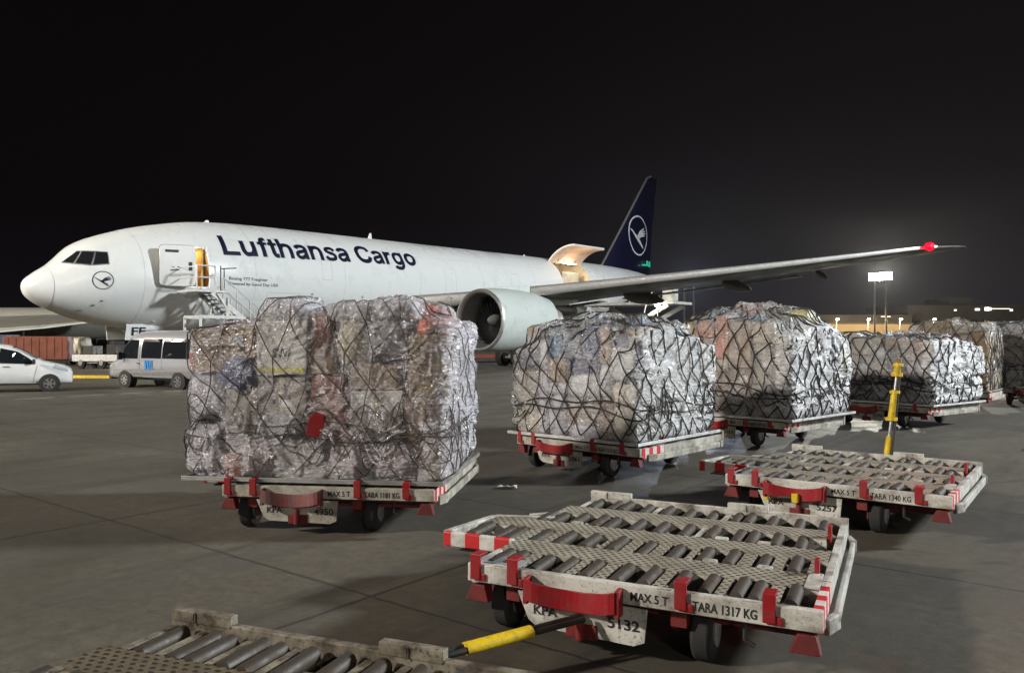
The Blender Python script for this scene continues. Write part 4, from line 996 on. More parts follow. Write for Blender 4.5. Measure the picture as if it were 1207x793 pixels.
def item(parent, kind, c, size, rnd, rot=None, label=None):
    """carton = bevelled box, sack = lumpy pillow"""
    is_sack = kind in SACKS
    bm = bmesh.new()
    bmesh.ops.create_cube(bm, size=1.0)
    if is_sack:
        bmesh.ops.subdivide_edges(bm, edges=bm.edges[:], cuts=7, use_grid_fill=True)
        sd = Vector((rnd.uniform(0, 90), rnd.uniform(0, 90), 0)); p = 4.2
        for v in bm.verts:
            q = v.co * 2; r_ = (abs(q.x) ** p + abs(q.y) ** p + abs(q.z) ** p) ** (-1 / p)
            m_ = max(abs(q.x), abs(q.y), abs(q.z)); q = q * r_ * (m_ ** 0)
            dn = noise.noise(q * 1.6 + sd) * .10 + noise.noise(q * 4.0 + sd) * .045
            v.co = q * .53 * (1 + dn * 1.5)
    else:
        for v in bm.verts:
            v.co += Vector([rnd.uniform(-.018, .018) for _ in range(3)])
    for v in bm.verts: v.co = Vector((v.co.x * size[0], v.co.y * size[1], v.co.z * size[2]))
    me = bpy.data.meshes.new('m'); bm.to_mesh(me); bm.free()
    if is_sack: me.polygons.foreach_set('use_smooth', [True] * len(me.polygons))
    nm_ = 'sack' if is_sack else 'carton'
    me.name = nm_; me.materials.append(CM[kind])
    o = bpy.data.objects.new(nm_, me); col.objects.link(o); o.parent = parent
    o.location = c
    o.rotation_euler = rot if rot else (rnd.uniform(-.03, .03), rnd.uniform(-.03, .03), rnd.uniform(-.06, .06))
    if not is_sack and size[0] > .3 and rnd.random() < .55:
        for fx in ((0, -1), (1, 0)):
            if rnd.random() < .35: continue
            w_, h_ = rnd.uniform(.08, .18), rnd.uniform(.06, .13); q = MB()
            if fx[0] == 0: q.box((rnd.uniform(-.25, .25) * size[0], -size[1] / 2 - .004, rnd.uniform(-.25, .2) * size[2]), (w_, .004, h_))
            else: q.box((size[0] / 2 + .004, rnd.uniform(-.25, .25) * size[1], rnd.uniform(-.25, .2) * size[2]), (.004, w_, h_))
            q.build('label', CM['paper'], o)
        q = MB(); q.box((0, -size[1] / 2 - .002, 0), (.05, .003, size[2] * .97)); q.build('tape', CM['tape'], o)
    if not is_sack:
        b = o.modifiers.new('bevel', 'BEVEL'); b.width = .012; b.segments = 2
    return o
def load(dol_o, th, label, seed, LX, LY, H, pal_front, pal_right, pal_top, film='clear', rope='rope', rr=.0075, cell=.30, cx=-.30, cy0=0.0,
         front_items=None, dome=.35, ncol=(6, 4), topfn=None, extra=None, slack=40, sag=.03, corner_r=.14, wall_v=.66, wrink=1.0, fine=(300, 130), crease=1.0, crease_dir=1.5, turn=.9):
    rnd = random.Random(seed)
    px = dol_o[0] + cx * math.cos(th) + cy0 * math.sin(th); py = dol_o[1] - cx * math.sin(th) + cy0 * math.cos(th)
    root = empty('cargo_pallet', (px, py, DT + .024), -th, label, 'cargo load', 'netted cargo pallets standing on dollies')
    q = MB(); q.box((0, 0, .012), (LX + .12, LY + .12, .022)); 
    for s in (-1, 1):
        q.box((0, s * (LY / 2 + .045), .035), (LX + .12, .03, .024)); q.box((s * (LX / 2 + .045), 0, .035), (.03, LY + .058, .024))
    q.build('pallet_base', M['alu'], root, bevel=.003)
    def top_h(x, y):
        u, v = abs(2 * x / LX), abs(2 * y / LY)
        h = H - dome * (max(u, 0) ** 3 * .55 + max(v, 0) ** 3 * .45)
        if topfn: h += topfn(x, y)
        return h
    items = []
    nx_, ny_ = ncol; ex = [-LX / 2 + LX * i / nx_ for i in range(nx_ + 1)]; ey = [-LY / 2 + LY * i / ny_ for i in range(ny_ + 1)]
    for i in range(1, nx_): ex[i] += rnd.uniform(-.11, .11)
    for j in range(1, ny_): ey[j] += rnd.uniform(-.10, .10)
    for i in range(nx_):
        for j in range(ny_):
            if front_items and j == 0: continue
            edge = (i in (0, nx_ - 1)) or (j in (0, ny_ - 1))
            x0, x1, y0, y1 = ex[i], ex[i + 1], ey[j], ey[j + 1]
            zt = top_h((x0 + x1) / 2, (y0 + y1) / 2) - .05 - rnd.uniform(0, .20); z = .03; st_ = []
            while z < zt - .12:
                h = rnd.choice((.20, .28, .36, .5, .62, .75)); h = min(h, zt - z)
                if zt - z - h < .14: h = zt - z
                st_.append((z, z + h)); z += h
            for n_, (z0, z1) in enumerate(st_):
                top = n_ == len(st_) - 1
                if not edge and not top: continue
                pal = pal_top if top else (pal_right if i == nx_ - 1 else pal_front)
                kd = rnd.choice(pal); jx, jy = rnd.uniform(.0, .035), rnd.uniform(.0, .035)
                mx = (.0 if i not in (0, nx_ - 1) else rnd.uniform(0, .05)); my = (0 if j not in (0, ny_ - 1) else rnd.uniform(0, .05))
                cxx = (x0 + x1) / 2 - (mx if i == nx_ - 1 else -mx if i == 0 else 0); cyy = (y0 + y1) / 2 + (my if j == 0 else -my if j == ny_ - 1 else 0)
                items.append(item(root, kd, (cxx, cyy, (z0 + z1) / 2), (x1 - x0 - jx, y1 - y0 - jy, (z1 - z0) * .985), rnd))
    if front_items:
        for f in front_items:
            kd, x0, x1, z0, z1 = f[:5]; dp = f[5] if len(f) > 5 else .56; rot = f[6] if len(f) > 6 else None; o_ = f[7] if len(f) > 7 else 0
            items.append(item(root, kd, ((x0 + x1) / 2, -LY / 2 + dp / 2 + .04 - o_, (z0 + z1) / 2), (x1 - x0 - .012, dp, (z1 - z0) * .985), rnd, rot))
    if extra: extra(root, items, rnd)
    bpy.context.view_layer.update()
    # gather item surfaces for the draped film
    vs_, ps_ = [], []
    for o in items:
        mw = Matrix.LocRotScale(o.location, o.rotation_euler, None); b0 = len(vs_)
        vs_ += [mw @ v.co for v in o.data.vertices]; ps_ += [tuple(b0 + k for k in p.vertices) for p in o.data.polygons]
    bvh = BVHTree.FromPolygons(vs_, ps_)
    NU, NV = 150, 64
    def base(u, v):
        # u around the sides starting at the front left corner, v up the wall and over the top
        per = 2 * (LX + LY); s = (u % 1) * per
        if s < LX: p = Vector((-LX / 2 + s, -LY / 2)); n = Vector((0, -1))
        elif s < LX + LY: p = Vector((LX / 2, -LY / 2 + s - LX)); n = Vector((1, 0))
        elif s < 2 * LX + LY: p = Vector((LX / 2 - (s - LX - LY), LY / 2)); n = Vector((0, 1))
        else: p = Vector((-LX / 2, LY / 2 - (s - 2 * LX - LY))); n = Vector((-1, 0))
        # round the corners
        ax, ay = LX / 2 - corner_r, LY / 2 - corner_r
        qx, qy = max(-ax, min(ax, p.x)), max(-ay, min(ay, p.y)); d_ = Vector((p.x - qx, p.y - qy))
        if abs(p.x) > ax and abs(p.y) > ay: d_ = d_.normalized() * corner_r; p = Vector((qx, qy)) + d_; n = d_.normalized()
        if v < wall_v:
            t = v / wall_v; hh = top_h(p.x * .97, p.y * .97) - .12
            return Vector((p.x + n.x * .03, p.y + n.y * .03, hh * t)), Vector((n.x, n.y, 0))
        t = (v - wall_v) / (1 - wall_v); a = t * PI / 2
        k = (1 - t) ** .9 if t < 1 else 0
        k = 1.0 - t ** 1.35
        pp = p * k; hh = top_h(p.x * .97, p.y * .97) - .12; h2 = top_h(pp.x, pp.y) + .05
        z = hh + (h2 - hh) * min(1, (1 - (1 - min(1, t * 3.2)) ** 2))
        return Vector((pp.x + n.x * .03 * (1 - t), pp.y + n.y * .03 * (1 - t), z)), Vector((n.x * (1 - t), n.y * (1 - t), t * 2 + .3)).normalized()
    D = [[0] * NU for _ in range(NV)]; B = [[None] * NU for _ in range(NV)]
    for j in range(NV):
        for i in range(NU):
            p, n = base(i / NU, j / (NV - 1) * .985); B[j][i] = (p, n)
            h = bvh.ray_cast(p + n * .15, -n, .6)
            D[j][i] = min(.26, max(-.15, (h[3] - .15) if h[0] is not None else .12))
    for it in range(3):
        E = [r[:] for r in D]
        for j in range(NV):
            for i in range(NU):
                s = 0; c = 0
                for dj in (-1, 0, 1):
                    for di in (-1, 0, 1):
                        if 0 <= j + dj < NV: s += D[j + dj][(i + di) % NU]; c += 1
                E[j][i] = min(D[j][i], s / c)
        D = E
    S = [[None] * NU for _ in range(NV)]; sd = Vector((seed * 3.1, seed * 1.7, 0))
    for j in range(NV):
        for i in range(NU):
            p, n = B[j][i]; w = noise.noise(p * 5 + sd) * .018
            S[j][i] = p + n * (-D[j][i] + .014 + max(0, w + .012))
            if j == 0: S[j][i].z = .03
    def at(u, v, off=.012):
        fi = (u % 1) * NU; fj = max(0, min(NV - 1.001, v / .985 * (NV - 1)))
        i0 = int(fi) % NU; j0 = int(fj); a = fi - int(fi); b = fj - j0
        p = (S[j0][i0] * (1 - a) + S[j0][(i0 + 1) % NU] * a) * (1 - b) + (S[j0 + 1][i0] * (1 - a) + S[j0 + 1][(i0 + 1) % NU] * a) * b
        n = B[j0][i0][1] * (1 - a) + B[j0][(i0 + 1) % NU][1] * a
        return p + n * off
    # fine creases pulled along changing directions
    FU, FV = fine; fm = MB(); vv = []; per_ = 2 * (LX + LY); hh_ = H + LY * .5
    for j in range(FV):
        row = []
        for i in range(FU):
            uu, vw = i / FU, j / (FV - 1) * .985
            p = at(uu, vw, 0); n = B[min(NV - 1, int(vw / .985 * (NV - 1)))][int(uu * NU) % NU][1]
            ang = crease_dir + turn * noise.noise(p * .9 + sd) + .5 * noise.noise(p * 2.3 - sd)
            s1, t1 = uu * per_, vw * hh_; ca, sa = math.cos(ang), math.sin(ang)
            along, across = s1 * ca + t1 * sa, -s1 * sa + t1 * ca
            n0 = noise.noise(Vector((along * 1.1, across * 4.6, seed + 3))); n1 = noise.noise(Vector((along * 1.8, across * 11, seed))); n2 = noise.noise(Vector((along * 4.5, across * 30, seed + 7.7))); n3 = noise.noise(p * 7 - sd)
            msk = .35 + .9 * max(0, min(1, noise.noise(p * 1.3 + sd * 2) * 1.6 + .5))
            d = crease * msk * ((1 - min(1, abs(n1) * 3.2)) ** 1.5 * .024 + (1 - min(1, abs(n2) * 2.6)) ** 1.5 * .0075 + (1 - min(1, abs(n0) * 2.4)) ** 1.3 * .035 + n3 * .011)
            edge = min(1, vw * 12)
            row.append(fm.bm.verts.new(p + n * d * edge))
        vv.append(row)
    for j in range(FV - 1):
        for i in range(FU):
            fm.bm.faces.new((vv[j][i], vv[j][(i + 1) % FU], vv[j + 1][(i + 1) % FU], vv[j + 1][i]))
    fm.bm.faces.new(vv[-1])
    fo = fm.build('plastic_wrap', FILM[film], root, smooth=True, sharp=180)
    # net: diamond mesh, loose
    per = 2 * (LX + LY); nu = int(per / cell); hv = H + LY / 2 * 1.0; nv = int(hv / (cell * 1.15))
    J = {}
    for j in range(nv + 1):
        for i in range(nu):
            vv_ = .02 + .90 * j / nv
            k = 1 if .0 < j < nv else .3
            J[i, j] = ((i + .5 * (j % 2)) / nu + rnd.uniform(-.15, .15) * k / nu + .35 * math.sin(j * .9 + i * .15) / nu, vv_ + rnd.uniform(-.010, .010) * k + .012 * math.sin(i * .5 + j))
    nb = MB()
    def rope_between(a, b, seg=6, off=.034, sagv=0.0):
        pts = []
        du = b[0] - a[0]
        if du > .5: du -= 1
        if du < -.5: du += 1
        for k in range(seg + 1):
            t = k / seg; pts.append(at(a[0] + du * t, a[1] + (b[1] - a[1]) * t - sagv * math.sin(PI * t), off))
        nb.tube(pts, rr, 4)
    for j in range(nv):
        for i in range(nu):
            for di in ((0, 1) if j % 2 else (0, -1)):
                if rnd.random() < .03: continue
                rope_between(J[i, j], J[(i + di) % nu, j + 1], sagv=rnd.uniform(-.2, 1) * sag * .4)
    # knots, lashing band and slack ropes in the lower third
    for k in range(slack):
        u0 = rnd.random(); ln = rnd.uniform(.03, .10) * rnd.choice((-1, 1)); v0 = rnd.uniform(.10, .30); am = rnd.uniform(.01, .07); ph = rnd.uniform(0, 6)
        pts = [at(u0 + ln * t / 14, v0 + am * math.sin(ph + t * .5) + .03 * math.sin(t * .9 + ph * 2), .034 + .012 * abs(math.sin(t + ph))) for t in range(15)]
        nb.tube(pts, rr * .9, 4)
    for k in range(2):
        v0 = .19 + .045 * k + rnd.uniform(-.01, .01); ph = rnd.uniform(0, 6); pts = [at(t / 120, v0 + .016 * math.sin(t * .35 + ph) + .012 * math.sin(t * .11 + ph), .040) for t in range(121)]
        nb.tube(pts, rr, 4)
    nb.build('cargo_net', M[rope], root, smooth=True)
    return root, at
# --- the big wrapped load on the left
front1 = [
    ('tan', -1.38, -1.02, 1.16, 1.62), ('ochre', -1.00, -.64, 1.30, 1.66), ('blue', -1.02, -.62, .98, 1.36, .50, (.1, .5, 0), .05), ('lilac', -1.42, -1.02, .62, 1.14), ('lilac', -1.42, -1.0, .04, .62),
    ('greytan', -1.00, -.64, .52, .98), ('orange', -1.0, -.80, .03, .30), ('mauve', -.78, -.42, .03, .48), ('whites', -.62, -.05, 1.70, 1.92, .6),
    ('whitebox', -.63, -.05, 1.13, 1.72, .56, (0, 0, 0), .03), ('greytan', -.62, -.05, .72, 1.12), ('grey', -.62, -.02, .46, .74), ('rust', -.03, .20, 1.42, 1.78), ('tan', -.03, .24, 1.14, 1.42),
    ('rust', -.02, .36, .74, 1.13), ('cream', .24, .56, 1.22, 1.74), ('silver', .12, .66, 1.70, 1.88, .7), ('grey', .58, 1.02, 1.28, 1.74), ('whites', .66, 1.10, 1.72, 1.92), ('tan', .40, .92, .98, 1.26),
    ('whitebox', .40, .98, .76, .98), ('greytan', -.40, .14, .04, .44), ('pink', .06, .38, .44, .76), ('mauve', .16, .66, .04, .44), ('greytan', .40, .98, .44, .76), ('mauve', .68, 1.14, .04, .42), ('ochre', 1.04, 1.42, .92, 1.58),
    ('brown', 1.00, 1.42, .44, .92), ('tan', 1.16, 1.42, .04, .44), ('orangefoil', 1.08, 1.44, 1.58, 1.74, .5, (.1, -.1, .3), 0)]
def extra1(root, items, rnd):
    b = items[[i for i, o in enumerate(items) if o.data.materials[0].name == 'white_carton'][0]]
    y = -.56 / 2 - .004
    flat_text('carton_lettering', 'SWJ', M['ink'], b, (-.10, y - .004, -.10), .20, .095, .04)
    q = MB(); q.box((.0, y - .003, -.235), (.50, .006, .05)); q.build('yellow_stripe', plain('yellow_tape', (.70, .62, .05), .5), b)
    items.append(item(root, 'orangefoil', (LX1 / 2 - .30, -.45, 1.80), (.55, .30, .20), rnd, (.1, .15, .4)))
LX1 = 2.76
p1, at1 = load(o1, T1, 'big load in shiny clear plastic with a white SWJ carton and orange foil', 11, LX1, 2.08, 1.88,
     ['tan', 'brown', 'greytan', 'lilac', 'silver'], ['whites', 'silver', 'cream', 'lilac', 'greytan', 'silver'], ['whites', 'silver', 'cream', 'tan', 'lilac'],
     film='clear', rope='rope_pale', rr=.0065, cell=.36, cx=-.20, cy0=-.10, front_items=front1, dome=.20, extra=extra1, slack=62, fine=(520, 220), crease=1.1, crease_dir=.75, turn=1.3)
q = MB(); c_ = at1(.148, .245, .06); 
q.bm.verts.ensure_lookup_table()
q.prism([(-.10, -.12), (.02, -.15), (.09, -.04), (.11, .10), (.0, .13), (-.06, .06)], 'y', -.012, .012)
t_ = q.build('red_tag', M['red'], p1, bevel=.004); t_.location = c_ + Vector((0, -.02, 0)); t_.rotation_euler = (.15, 0, .1)
# --- second to sixth loads
p2, _ = load(o2, T2, 'netted white and grey load with blue bundles on top, right of the engine', 22, 2.36, 2.30, 1.96,
     ['greytan', 'whites', 'lilac', 'tan', 'silver', 'whites', 'cream', 'brown'], ['silver', 'greytan', 'whites', 'silver', 'cream', 'tan'], ['navy', 'skyblue', 'navy', 'blue', 'skyblue', 'tan', 'whites'],
     film='milky', rr=.0105, cell=.33, cx=-.10, cy0=-.06, dome=.62, corner_r=.22, fine=(400, 170), ncol=(6, 6), slack=34)
p3, _ = load(o3, T3, 'tall rounded load topped with orange and blue items under a black net', 33, 2.95, 2.50, 2.26,
     ['brown', 'tan', 'greytan', 'greytan', 'cream', 'mauve'], ['whites', 'silver', 'whites', 'silver', 'grey'], ['cream', 'tan', 'tan', 'orange', 'skyblue', 'lilac', 'blue', 'greytan', 'yellow'],
     film='milky_wide', rr=.013, cell=.34, cx=-.20, dome=.95, corner_r=.32, ncol=(7, 6), fine=(360, 150), slack=30)
p4, _ = load(o4, T4, 'low wide load with a brown flat top and a white wrapped right end', 44, 3.0, 2.40, 1.74,
     ['grey', 'darkbrown', 'dark', 'grey', 'greytan'], ['whites', 'whites', 'silver', 'lilac'], ['brown', 'greytan', 'darkbrown', 'rust', 'grey'],
     film='white_end', rr=.013, cell=.34, cx=-.28, dome=.42, ncol=(6, 5), slack=34)
p5, _ = load(o5, R(41), 'tall load with brown cartons behind the low wide load', 55, 2.0, 2.40, 2.12,
     ['greytan', 'silver', 'grey'], ['brown', 'ochre', 'olive', 'brown'], ['silver', 'whites', 'greytan'],
     film='brownish', rr=.011, cell=.36, cx=.10, dome=.2, ncol=(5, 4), slack=40)
p6, _ = load(o6, R(40), 'grey netted load with dark blue bundles at the right edge of the photo', 66, 2.9, 2.40, 2.20,
     ['grey', 'greytan', 'silver', 'mauve'], ['whites', 'silver'], ['navy', 'silver', 'whites', 'greytan'],
     film='milky', rr=.011, cell=.36, cx=-.28, dome=.35, ncol=(5, 4), slack=40)
# ================================================================== ground vehicles on the service road
M['van_silver'] = plain('silver_van_paint', (.42, .43, .47), .3, .35, .5, .4)
M['tail_red'] = plain('tail_light_red', (.45, .01, .01), .2)
M['blue_sign'] = plain('blue_lettering', (.02, .22, .62), .5)
M['lamp_on'] = emit('headlamp_lens', (1.0, .9, .72), 9)
M['lens'] = plain('lamp_lens', (.5, .52, .55), .1, .2)
M['seat'] = plain('cabin_dark', (.03, .03, .035), .8)
def body(rings, mat, parent, name='body', npt=28, p=5.0):
    """rings: x, half width, z bottom, z top -> rounded box sections"""
    b = MB(); rr = []
    for x, hw, z0, z1 in rings:
        r = []
        for k in range(npt):
            t = 2 * PI * (k + .5) / npt; c, s = math.cos(t), math.sin(t); q = (abs(c) ** p + abs(s) ** p) ** (-1 / p)
            zz = (z0 + z1) / 2 + q * s * (z1 - z0) / 2; fr = (zz - z0) / max(z1 - z0, .01)
            taper = 1 - .13 * max(0, fr - .5) * 2 if z1 > 1.3 else 1
            r.append((x, q * c * hw * taper, zz))
        rr.append(r)
    b.loft(rr); o = b.build(name, mat, parent, smooth=True, sharp=38)
    bv = BVHTree.FromPolygons([v.co.copy() for v in o.data.vertices], [tuple(pp.vertices) for pp in o.data.polygons])
    return o, bv
def side(bv, sg, off=.020):
    def f(u, v):
        h = bv.ray_cast(Vector((u, 4 * sg, v)), Vector((0, -sg, 0)))
        return h[0] + h[1] * off * (1 if h[1].y * sg > 0 else -1) if h[0] is not None else Vector((u, sg * .8, v))
    return f
def arch_wheel(parent, x, hw, r, w=.22):
    for sg in (1, -1):
        q = MB(); q.cyl((x, sg * (hw - .30), r + .01), (x, sg * (hw + .006), r + .01), r * 1.17, seg=32); q.build('wheel_arch', M['plastic_black'], parent)
        t_ = MB(); t_.cyl((x, sg * (hw - w + .01), r), (x, sg * (hw + .02), r), r, seg=30); ty = t_.build('wheel', M['rubber'], parent, smooth=True, bevel=.02, sharp=30)
        q = MB(); q.cyl((x, sg * (hw + .015), r), (x, sg * (hw + .026), r), r * .20, seg=16)
        for k in range(6):
            t = 2 * PI * k / 6; q.bar((x + r * .15 * math.cos(t), sg * (hw + .022), r + r * .15 * math.sin(t)), (x + r * .60 * math.cos(t), sg * (hw + .022), r + r * .60 * math.sin(t)), .012, r * .22)
        n_ = 24
        q.loft([[(x + rr2 * math.cos(2 * PI * k / n_), sg * yy, r + rr2 * math.sin(2 * PI * k / n_)) for k in range(n_)] for rr2, yy in ((r * .58, hw + .015), (r * .66, hw + .015), (r * .66, hw + .030), (r * .58, hw + .030), (r * .58, hw + .015))], cap=False)
        q.build('rim', M['rim'] if r > .36 else M['chrome'], ty)
# minibus: X = forwards
hd = Vector((-.862, .507)); rz = math.atan2(hd.y, hd.x)
vb = empty('minibus', (-11.95, 32.1, 0), rz, 'silver minibus with blue lettering on its side parked under the nose', 'minibus')
vb.scale = (1, 1, .91)
vr = [(-.02, .86, .55, 2.3), (.04, .96, .42, 2.5), (.25, .99, .36, 2.58), (1.5, .99, .34, 2.62), (3.2, .99, .34, 2.62), (3.9, .99, .34, 2.58), (4.25, .985, .34, 2.45), (4.55, .975, .34, 2.18), (4.85, .96, .34, 1.78), (5.05, .95, .35, 1.46), (5.35, .92, .36, 1.28), (5.65, .86, .38, 1.12), (5.78, .78, .42, .98), (5.84, .6, .5, .85)]
bo, bv = body(vr, M['van_silver'], vb)
for sg in (1, -1):
    f = side(bv, sg)
    decal('side_window', M['glass'], [[(.30, 1.36), (1.95, 1.36), (1.95, 2.22), (.30, 2.22)]], f, .3, vb)
    decal('side_window', M['glass'], [[(2.05, 1.36), (3.30, 1.36), (3.30, 2.22), (2.05, 2.22)]], f, .3, vb)
    d_ = decal('side_window', M['glass'], [[(3.55, 1.34), (4.75, 1.34), (4.60, 1.72), (4.22, 2.18), (3.55, 2.18)]], f, .2, vb)
    q = MB(); q.box((4.55, sg * 1.13, 1.45), (.12, .20, .34)); q.bar((4.5, sg * .95, 1.4), (4.55, sg * 1.1, 1.4), .05, .05); q.build('wing_mirror', M['plastic_black'], vb, bevel=.02)
    decal('side_moulding', M['grey'], [[(.15, .62), (5.3, .62), (5.3, .84), (.15, .84)]], f, .3, vb)
    decal('tail_light', M['tail_red'], [[(.06, 1.0), (.22, 1.0), (.22, 1.62), (.06, 1.62)]], side(bv, sg, .03), .2, vb)
    decal('door_gap', M['plastic_black'], [[(3.42, .5), (3.435, .5), (3.435, 2.3), (3.42, 2.3)], [(2.0, .5), (2.012, .5), (2.012, 2.3), (2.0, 2.3)], [(3.42, .5), (4.7, .5), (4.7, .512), (3.42, .512)]], f, .3, vb)
    decal('headlight', M['lens'], [[(5.3, .95), (5.62, .88), (5.6, 1.05), (5.25, 1.22)]], f, .1, vb)
    decal('side_emblem', M['blue_sign'], [[(2.60, .95), (2.66, .95), (2.70, 1.28), (2.58, 1.28)], [(2.70, .92), (2.78, .92), (2.76, 1.25), (2.72, 1.25)], [(2.82, .96), (2.92, .92), (2.90, 1.30), (2.80, 1.24)], [(2.96, .92), (3.06, .92), (3.10, 1.30), (3.0, 1.26)], [(2.52, .86), (3.14, .86), (3.14, .91), (2.52, .91)]], side(bv, sg, .028), .3, vb)
    q = MB(); q.box((3.5, sg * 1.0, 1.12), (.2, .03, .04)); q.build('door_handle', M['plastic_black'], vb)
q = MB(); q.box((-.02, 0, 1.75), (.02, 1.5, .75)); q.build('rear_window', M['glass'], vb, bevel=.01)
q = MB(); q.box((-.06, 0, .52), (.16, 1.85, .26)); q.build('rear_bumper', M['plastic_black'], vb, bevel=.04)
q = MB(); q.box((5.72, 0, .48), (.22, 1.6, .26)); q.build('front_bumper', M['plastic_black'], vb, bevel=.05)
for x in (1.0, 4.45): arch_wheel(vb, x, .975, .36)
# small white van: nose to the right
hv = R(28)
cw = empty('small_van', (-17.62, 31.92, 0), hv, 'small white van at the left edge of the photo', 'van')
cr = [(-4.5, .78, .45, 1.5), (-4.42, .86, .32, 1.72), (-4.2, .87, .27, 1.80), (-3.2, .88, .25, 1.85), (-2.5, .88, .25, 1.85), (-2.1, .88, .25, 1.80), (-1.7, .87, .25, 1.62), (-1.3, .86, .25, 1.38), (-1.0, .86, .25, 1.20), (-.6, .84, .26, 1.09), (-.28, .80, .27, 1.01), (-.08, .74, .28, .92), (0, .66, .30, .82), (.04, .50, .36, .68)]
bo2, bv2 = body(cr, M['car_white'], cw)
for sg in (1, -1):
    f = side(bv2, sg)
    decal('side_window', M['glass'], [[(-2.4, 1.12), (-1.22, 1.06), (-1.38, 1.24), (-1.8, 1.54), (-2.35, 1.68)]], f, .15, cw)
    decal('side_window', M['glass'], [[(-3.5, 1.14), (-2.6, 1.12), (-2.55, 1.66), (-3.4, 1.68)]], f, .15, cw)
    decal('headlight', M['lens'], [[(-.62, .92), (-.10, .74), (-.16, .86), (-.55, 1.02)]], f, .1, cw)
    decal('door_gap', M['grey'], [[(-2.45, .35), (-2.435, .35), (-2.435, 1.75), (-2.45, 1.75)], [(-1.30, .35), (-1.285, .35), (-1.12, 1.0), (-1.14, 1.0)]], f, .15, cw)
    q = MB(); q.box((-1.25, sg * .98, 1.18), (.10, .18, .16)); q.bar((-1.2, sg * .85, 1.12), (-1.25, sg * .96, 1.14), .04, .04); q.build('wing_mirror', M['plastic_black'], cw, bevel=.03)
    q = MB(); q.box((-2.15, sg * .885, .98), (.22, .03, .035)); q.build('door_handle', M['chrome'], cw)
q = MB(); q.loft([[(x, y, z) for x, y, z in ((-1.17, -w, 1.33), (-1.17, w, 1.33), (-1.15, w, 1.325), (-1.15, -w, 1.325))] for w in (.5, .6)]); q.build('wiper', M['plastic_black'], cw)
def top_of(bv):
    return lambda u, v: (lambda h: h[0] + h[1] * .01 if h[0] is not None else Vector((u, v, 1)))(bv.ray_cast(Vector((u, v, 6)), Vector((0, 0, -1))))
decal('windscreen', M['glass'], [[(-1.98, -.56), (-1.16, -.66), (-1.16, .66), (-1.98, .56)]], top_of(bv2), .2, cw)
decal('windscreen', M['glass'], [[(4.30, -.74), (5.06, -.80), (5.06, .80), (4.30, .74)]], top_of(bv), .2, vb)
for x in (-.74, -3.5): arch_wheel(cw, x, .855, .31, .2)
# second aircraft far behind on the left
M['skin_far'] = worn('far_aircraft_paint', (.42, .41, .37), dirt=(.3, .29, .26), scale=.4, amount=.5, rough=.4, bump=.01, fine=1.0)
pa = empty('parked_aircraft', (-52, 100, 0), R(4), 'pale parked aircraft behind the nose at the left edge', 'aircraft')
q = MB(); q.loft([[(x, r_ * math.cos(2 * PI * k / 40), 3.9 + dz + r_ * math.sin(2 * PI * k / 40)) for k in range(40)] for x, r_, dz in ((-26, 1.9, 0), (-10, 1.98, 0), (6, 1.98, 0), (10, 1.9, -.05), (12, 1.6, -.2), (13.6, 1.05, -.45), (14.3, .4, -.6), (14.5, .05, -.65))]); fb_ = q.build('fuselage', M['skin_far'], pa, smooth=True)
q = MB()
for k in range(40): q.box((-22 + k * .76, -1.985, 4.35), (.24, .03, .34))
q.build('cabin_windows', M['glass'], pa)
q = MB(); q.loft([[(x, yn, zn - t), (x, yf_, zf - t), (x, yf_, zf), (x, yn, zn)] for x, yn, yf_, zn, zf, t in ((-16, -15, -1.5, 2.85, 4.6, .5), (-6, -12.5, -1.5, 3.10, 4.95, .45), (-1, -10.6, -2.5, 3.55, 4.9, .3), (4.2, -9.6, -7.5, 4.10, 4.3, .12))]); wq = q.build('wing', M['skin_far'], pa, bevel=.04)
q = MB()
for (xa, ya, za), (xb, yb, zb) in (((-16, -15.1, 2.4), (-6, -12.6, 2.66)), ((-6, -12.6, 2.66), (-1, -10.7, 3.22)), ((-1, -10.7, 3.22), (4.3, -9.7, 4.0))): q.bar((xa, ya, za), (xb, yb, zb), .12, .12)
q.build('trailing_edge', M['car_white'], wq)
for x in (11.2,):
    q = MB(); q.cyl((x, 0, 0.4), (x, 0, 2.2), .1); q.build('gear_strut', M['alu'], pa)
    for s in (-.25, .25):
        q = MB(); q.cyl((x, s - .12, .4), (x, s + .12, .4), .4, seg=20); q.build('wheel', M['rubber'], pa, smooth=True, sharp=30)
for s in (-3.6, 3.6):
    q = MB(); q.cyl((-7, s, .4), (-7, s, 3.0), .14); q.build('gear_strut', M['alu'], pa)
    for t in (-.3, .3):
        q = MB(); q.cyl((-7, s + t - .2, .55), (-7, s + t + .2, .55), .55, seg=20); q.build('wheel', M['rubber'], pa, smooth=True, sharp=30)
# orange container on a trailer, blue one behind
M['orange'] = worn('orange_paint', (.26, .065, .032), dirt=(.10, .03, .02), scale=1.2, amount=.7, rough=.5)
M['blue_paint'] = worn('dark_blue_paint', (.03, .04, .09), amount=.5, rough=.5)
def container(loc, rz, size, mat, label):
    c = empty('container', loc, rz, label, 'container')
    q = MB(); q.box((0, 0, size[2] / 2 + .45), size); q.build('box', mat, c, bevel=.02)
    q = MB()
    for i in range(int(size[0] / .55)): q.box((-size[0] / 2 + .3 + i * .55, -size[1] / 2 - .01, size[2] / 2 + .45), (.10, .03, size[2] - .2))
    q.build('ribs', mat, c)
    q = MB(); q.box((0, 0, .36), (size[0] + .2, size[1] * .9, .14)); q.build('trailer_frame', M['black_steel'], c)
    for x in (-size[0] / 2 + .4, size[0] / 2 - .4):
        for s in (-1, 1):
            q = MB(); q.cyl((x, s * size[1] * .42 - .1, .28), (x, s * size[1] * .42 + .1, .28), .28, seg=18); q.build('wheel', M['rubber'], c, smooth=True, sharp=30)
    return c
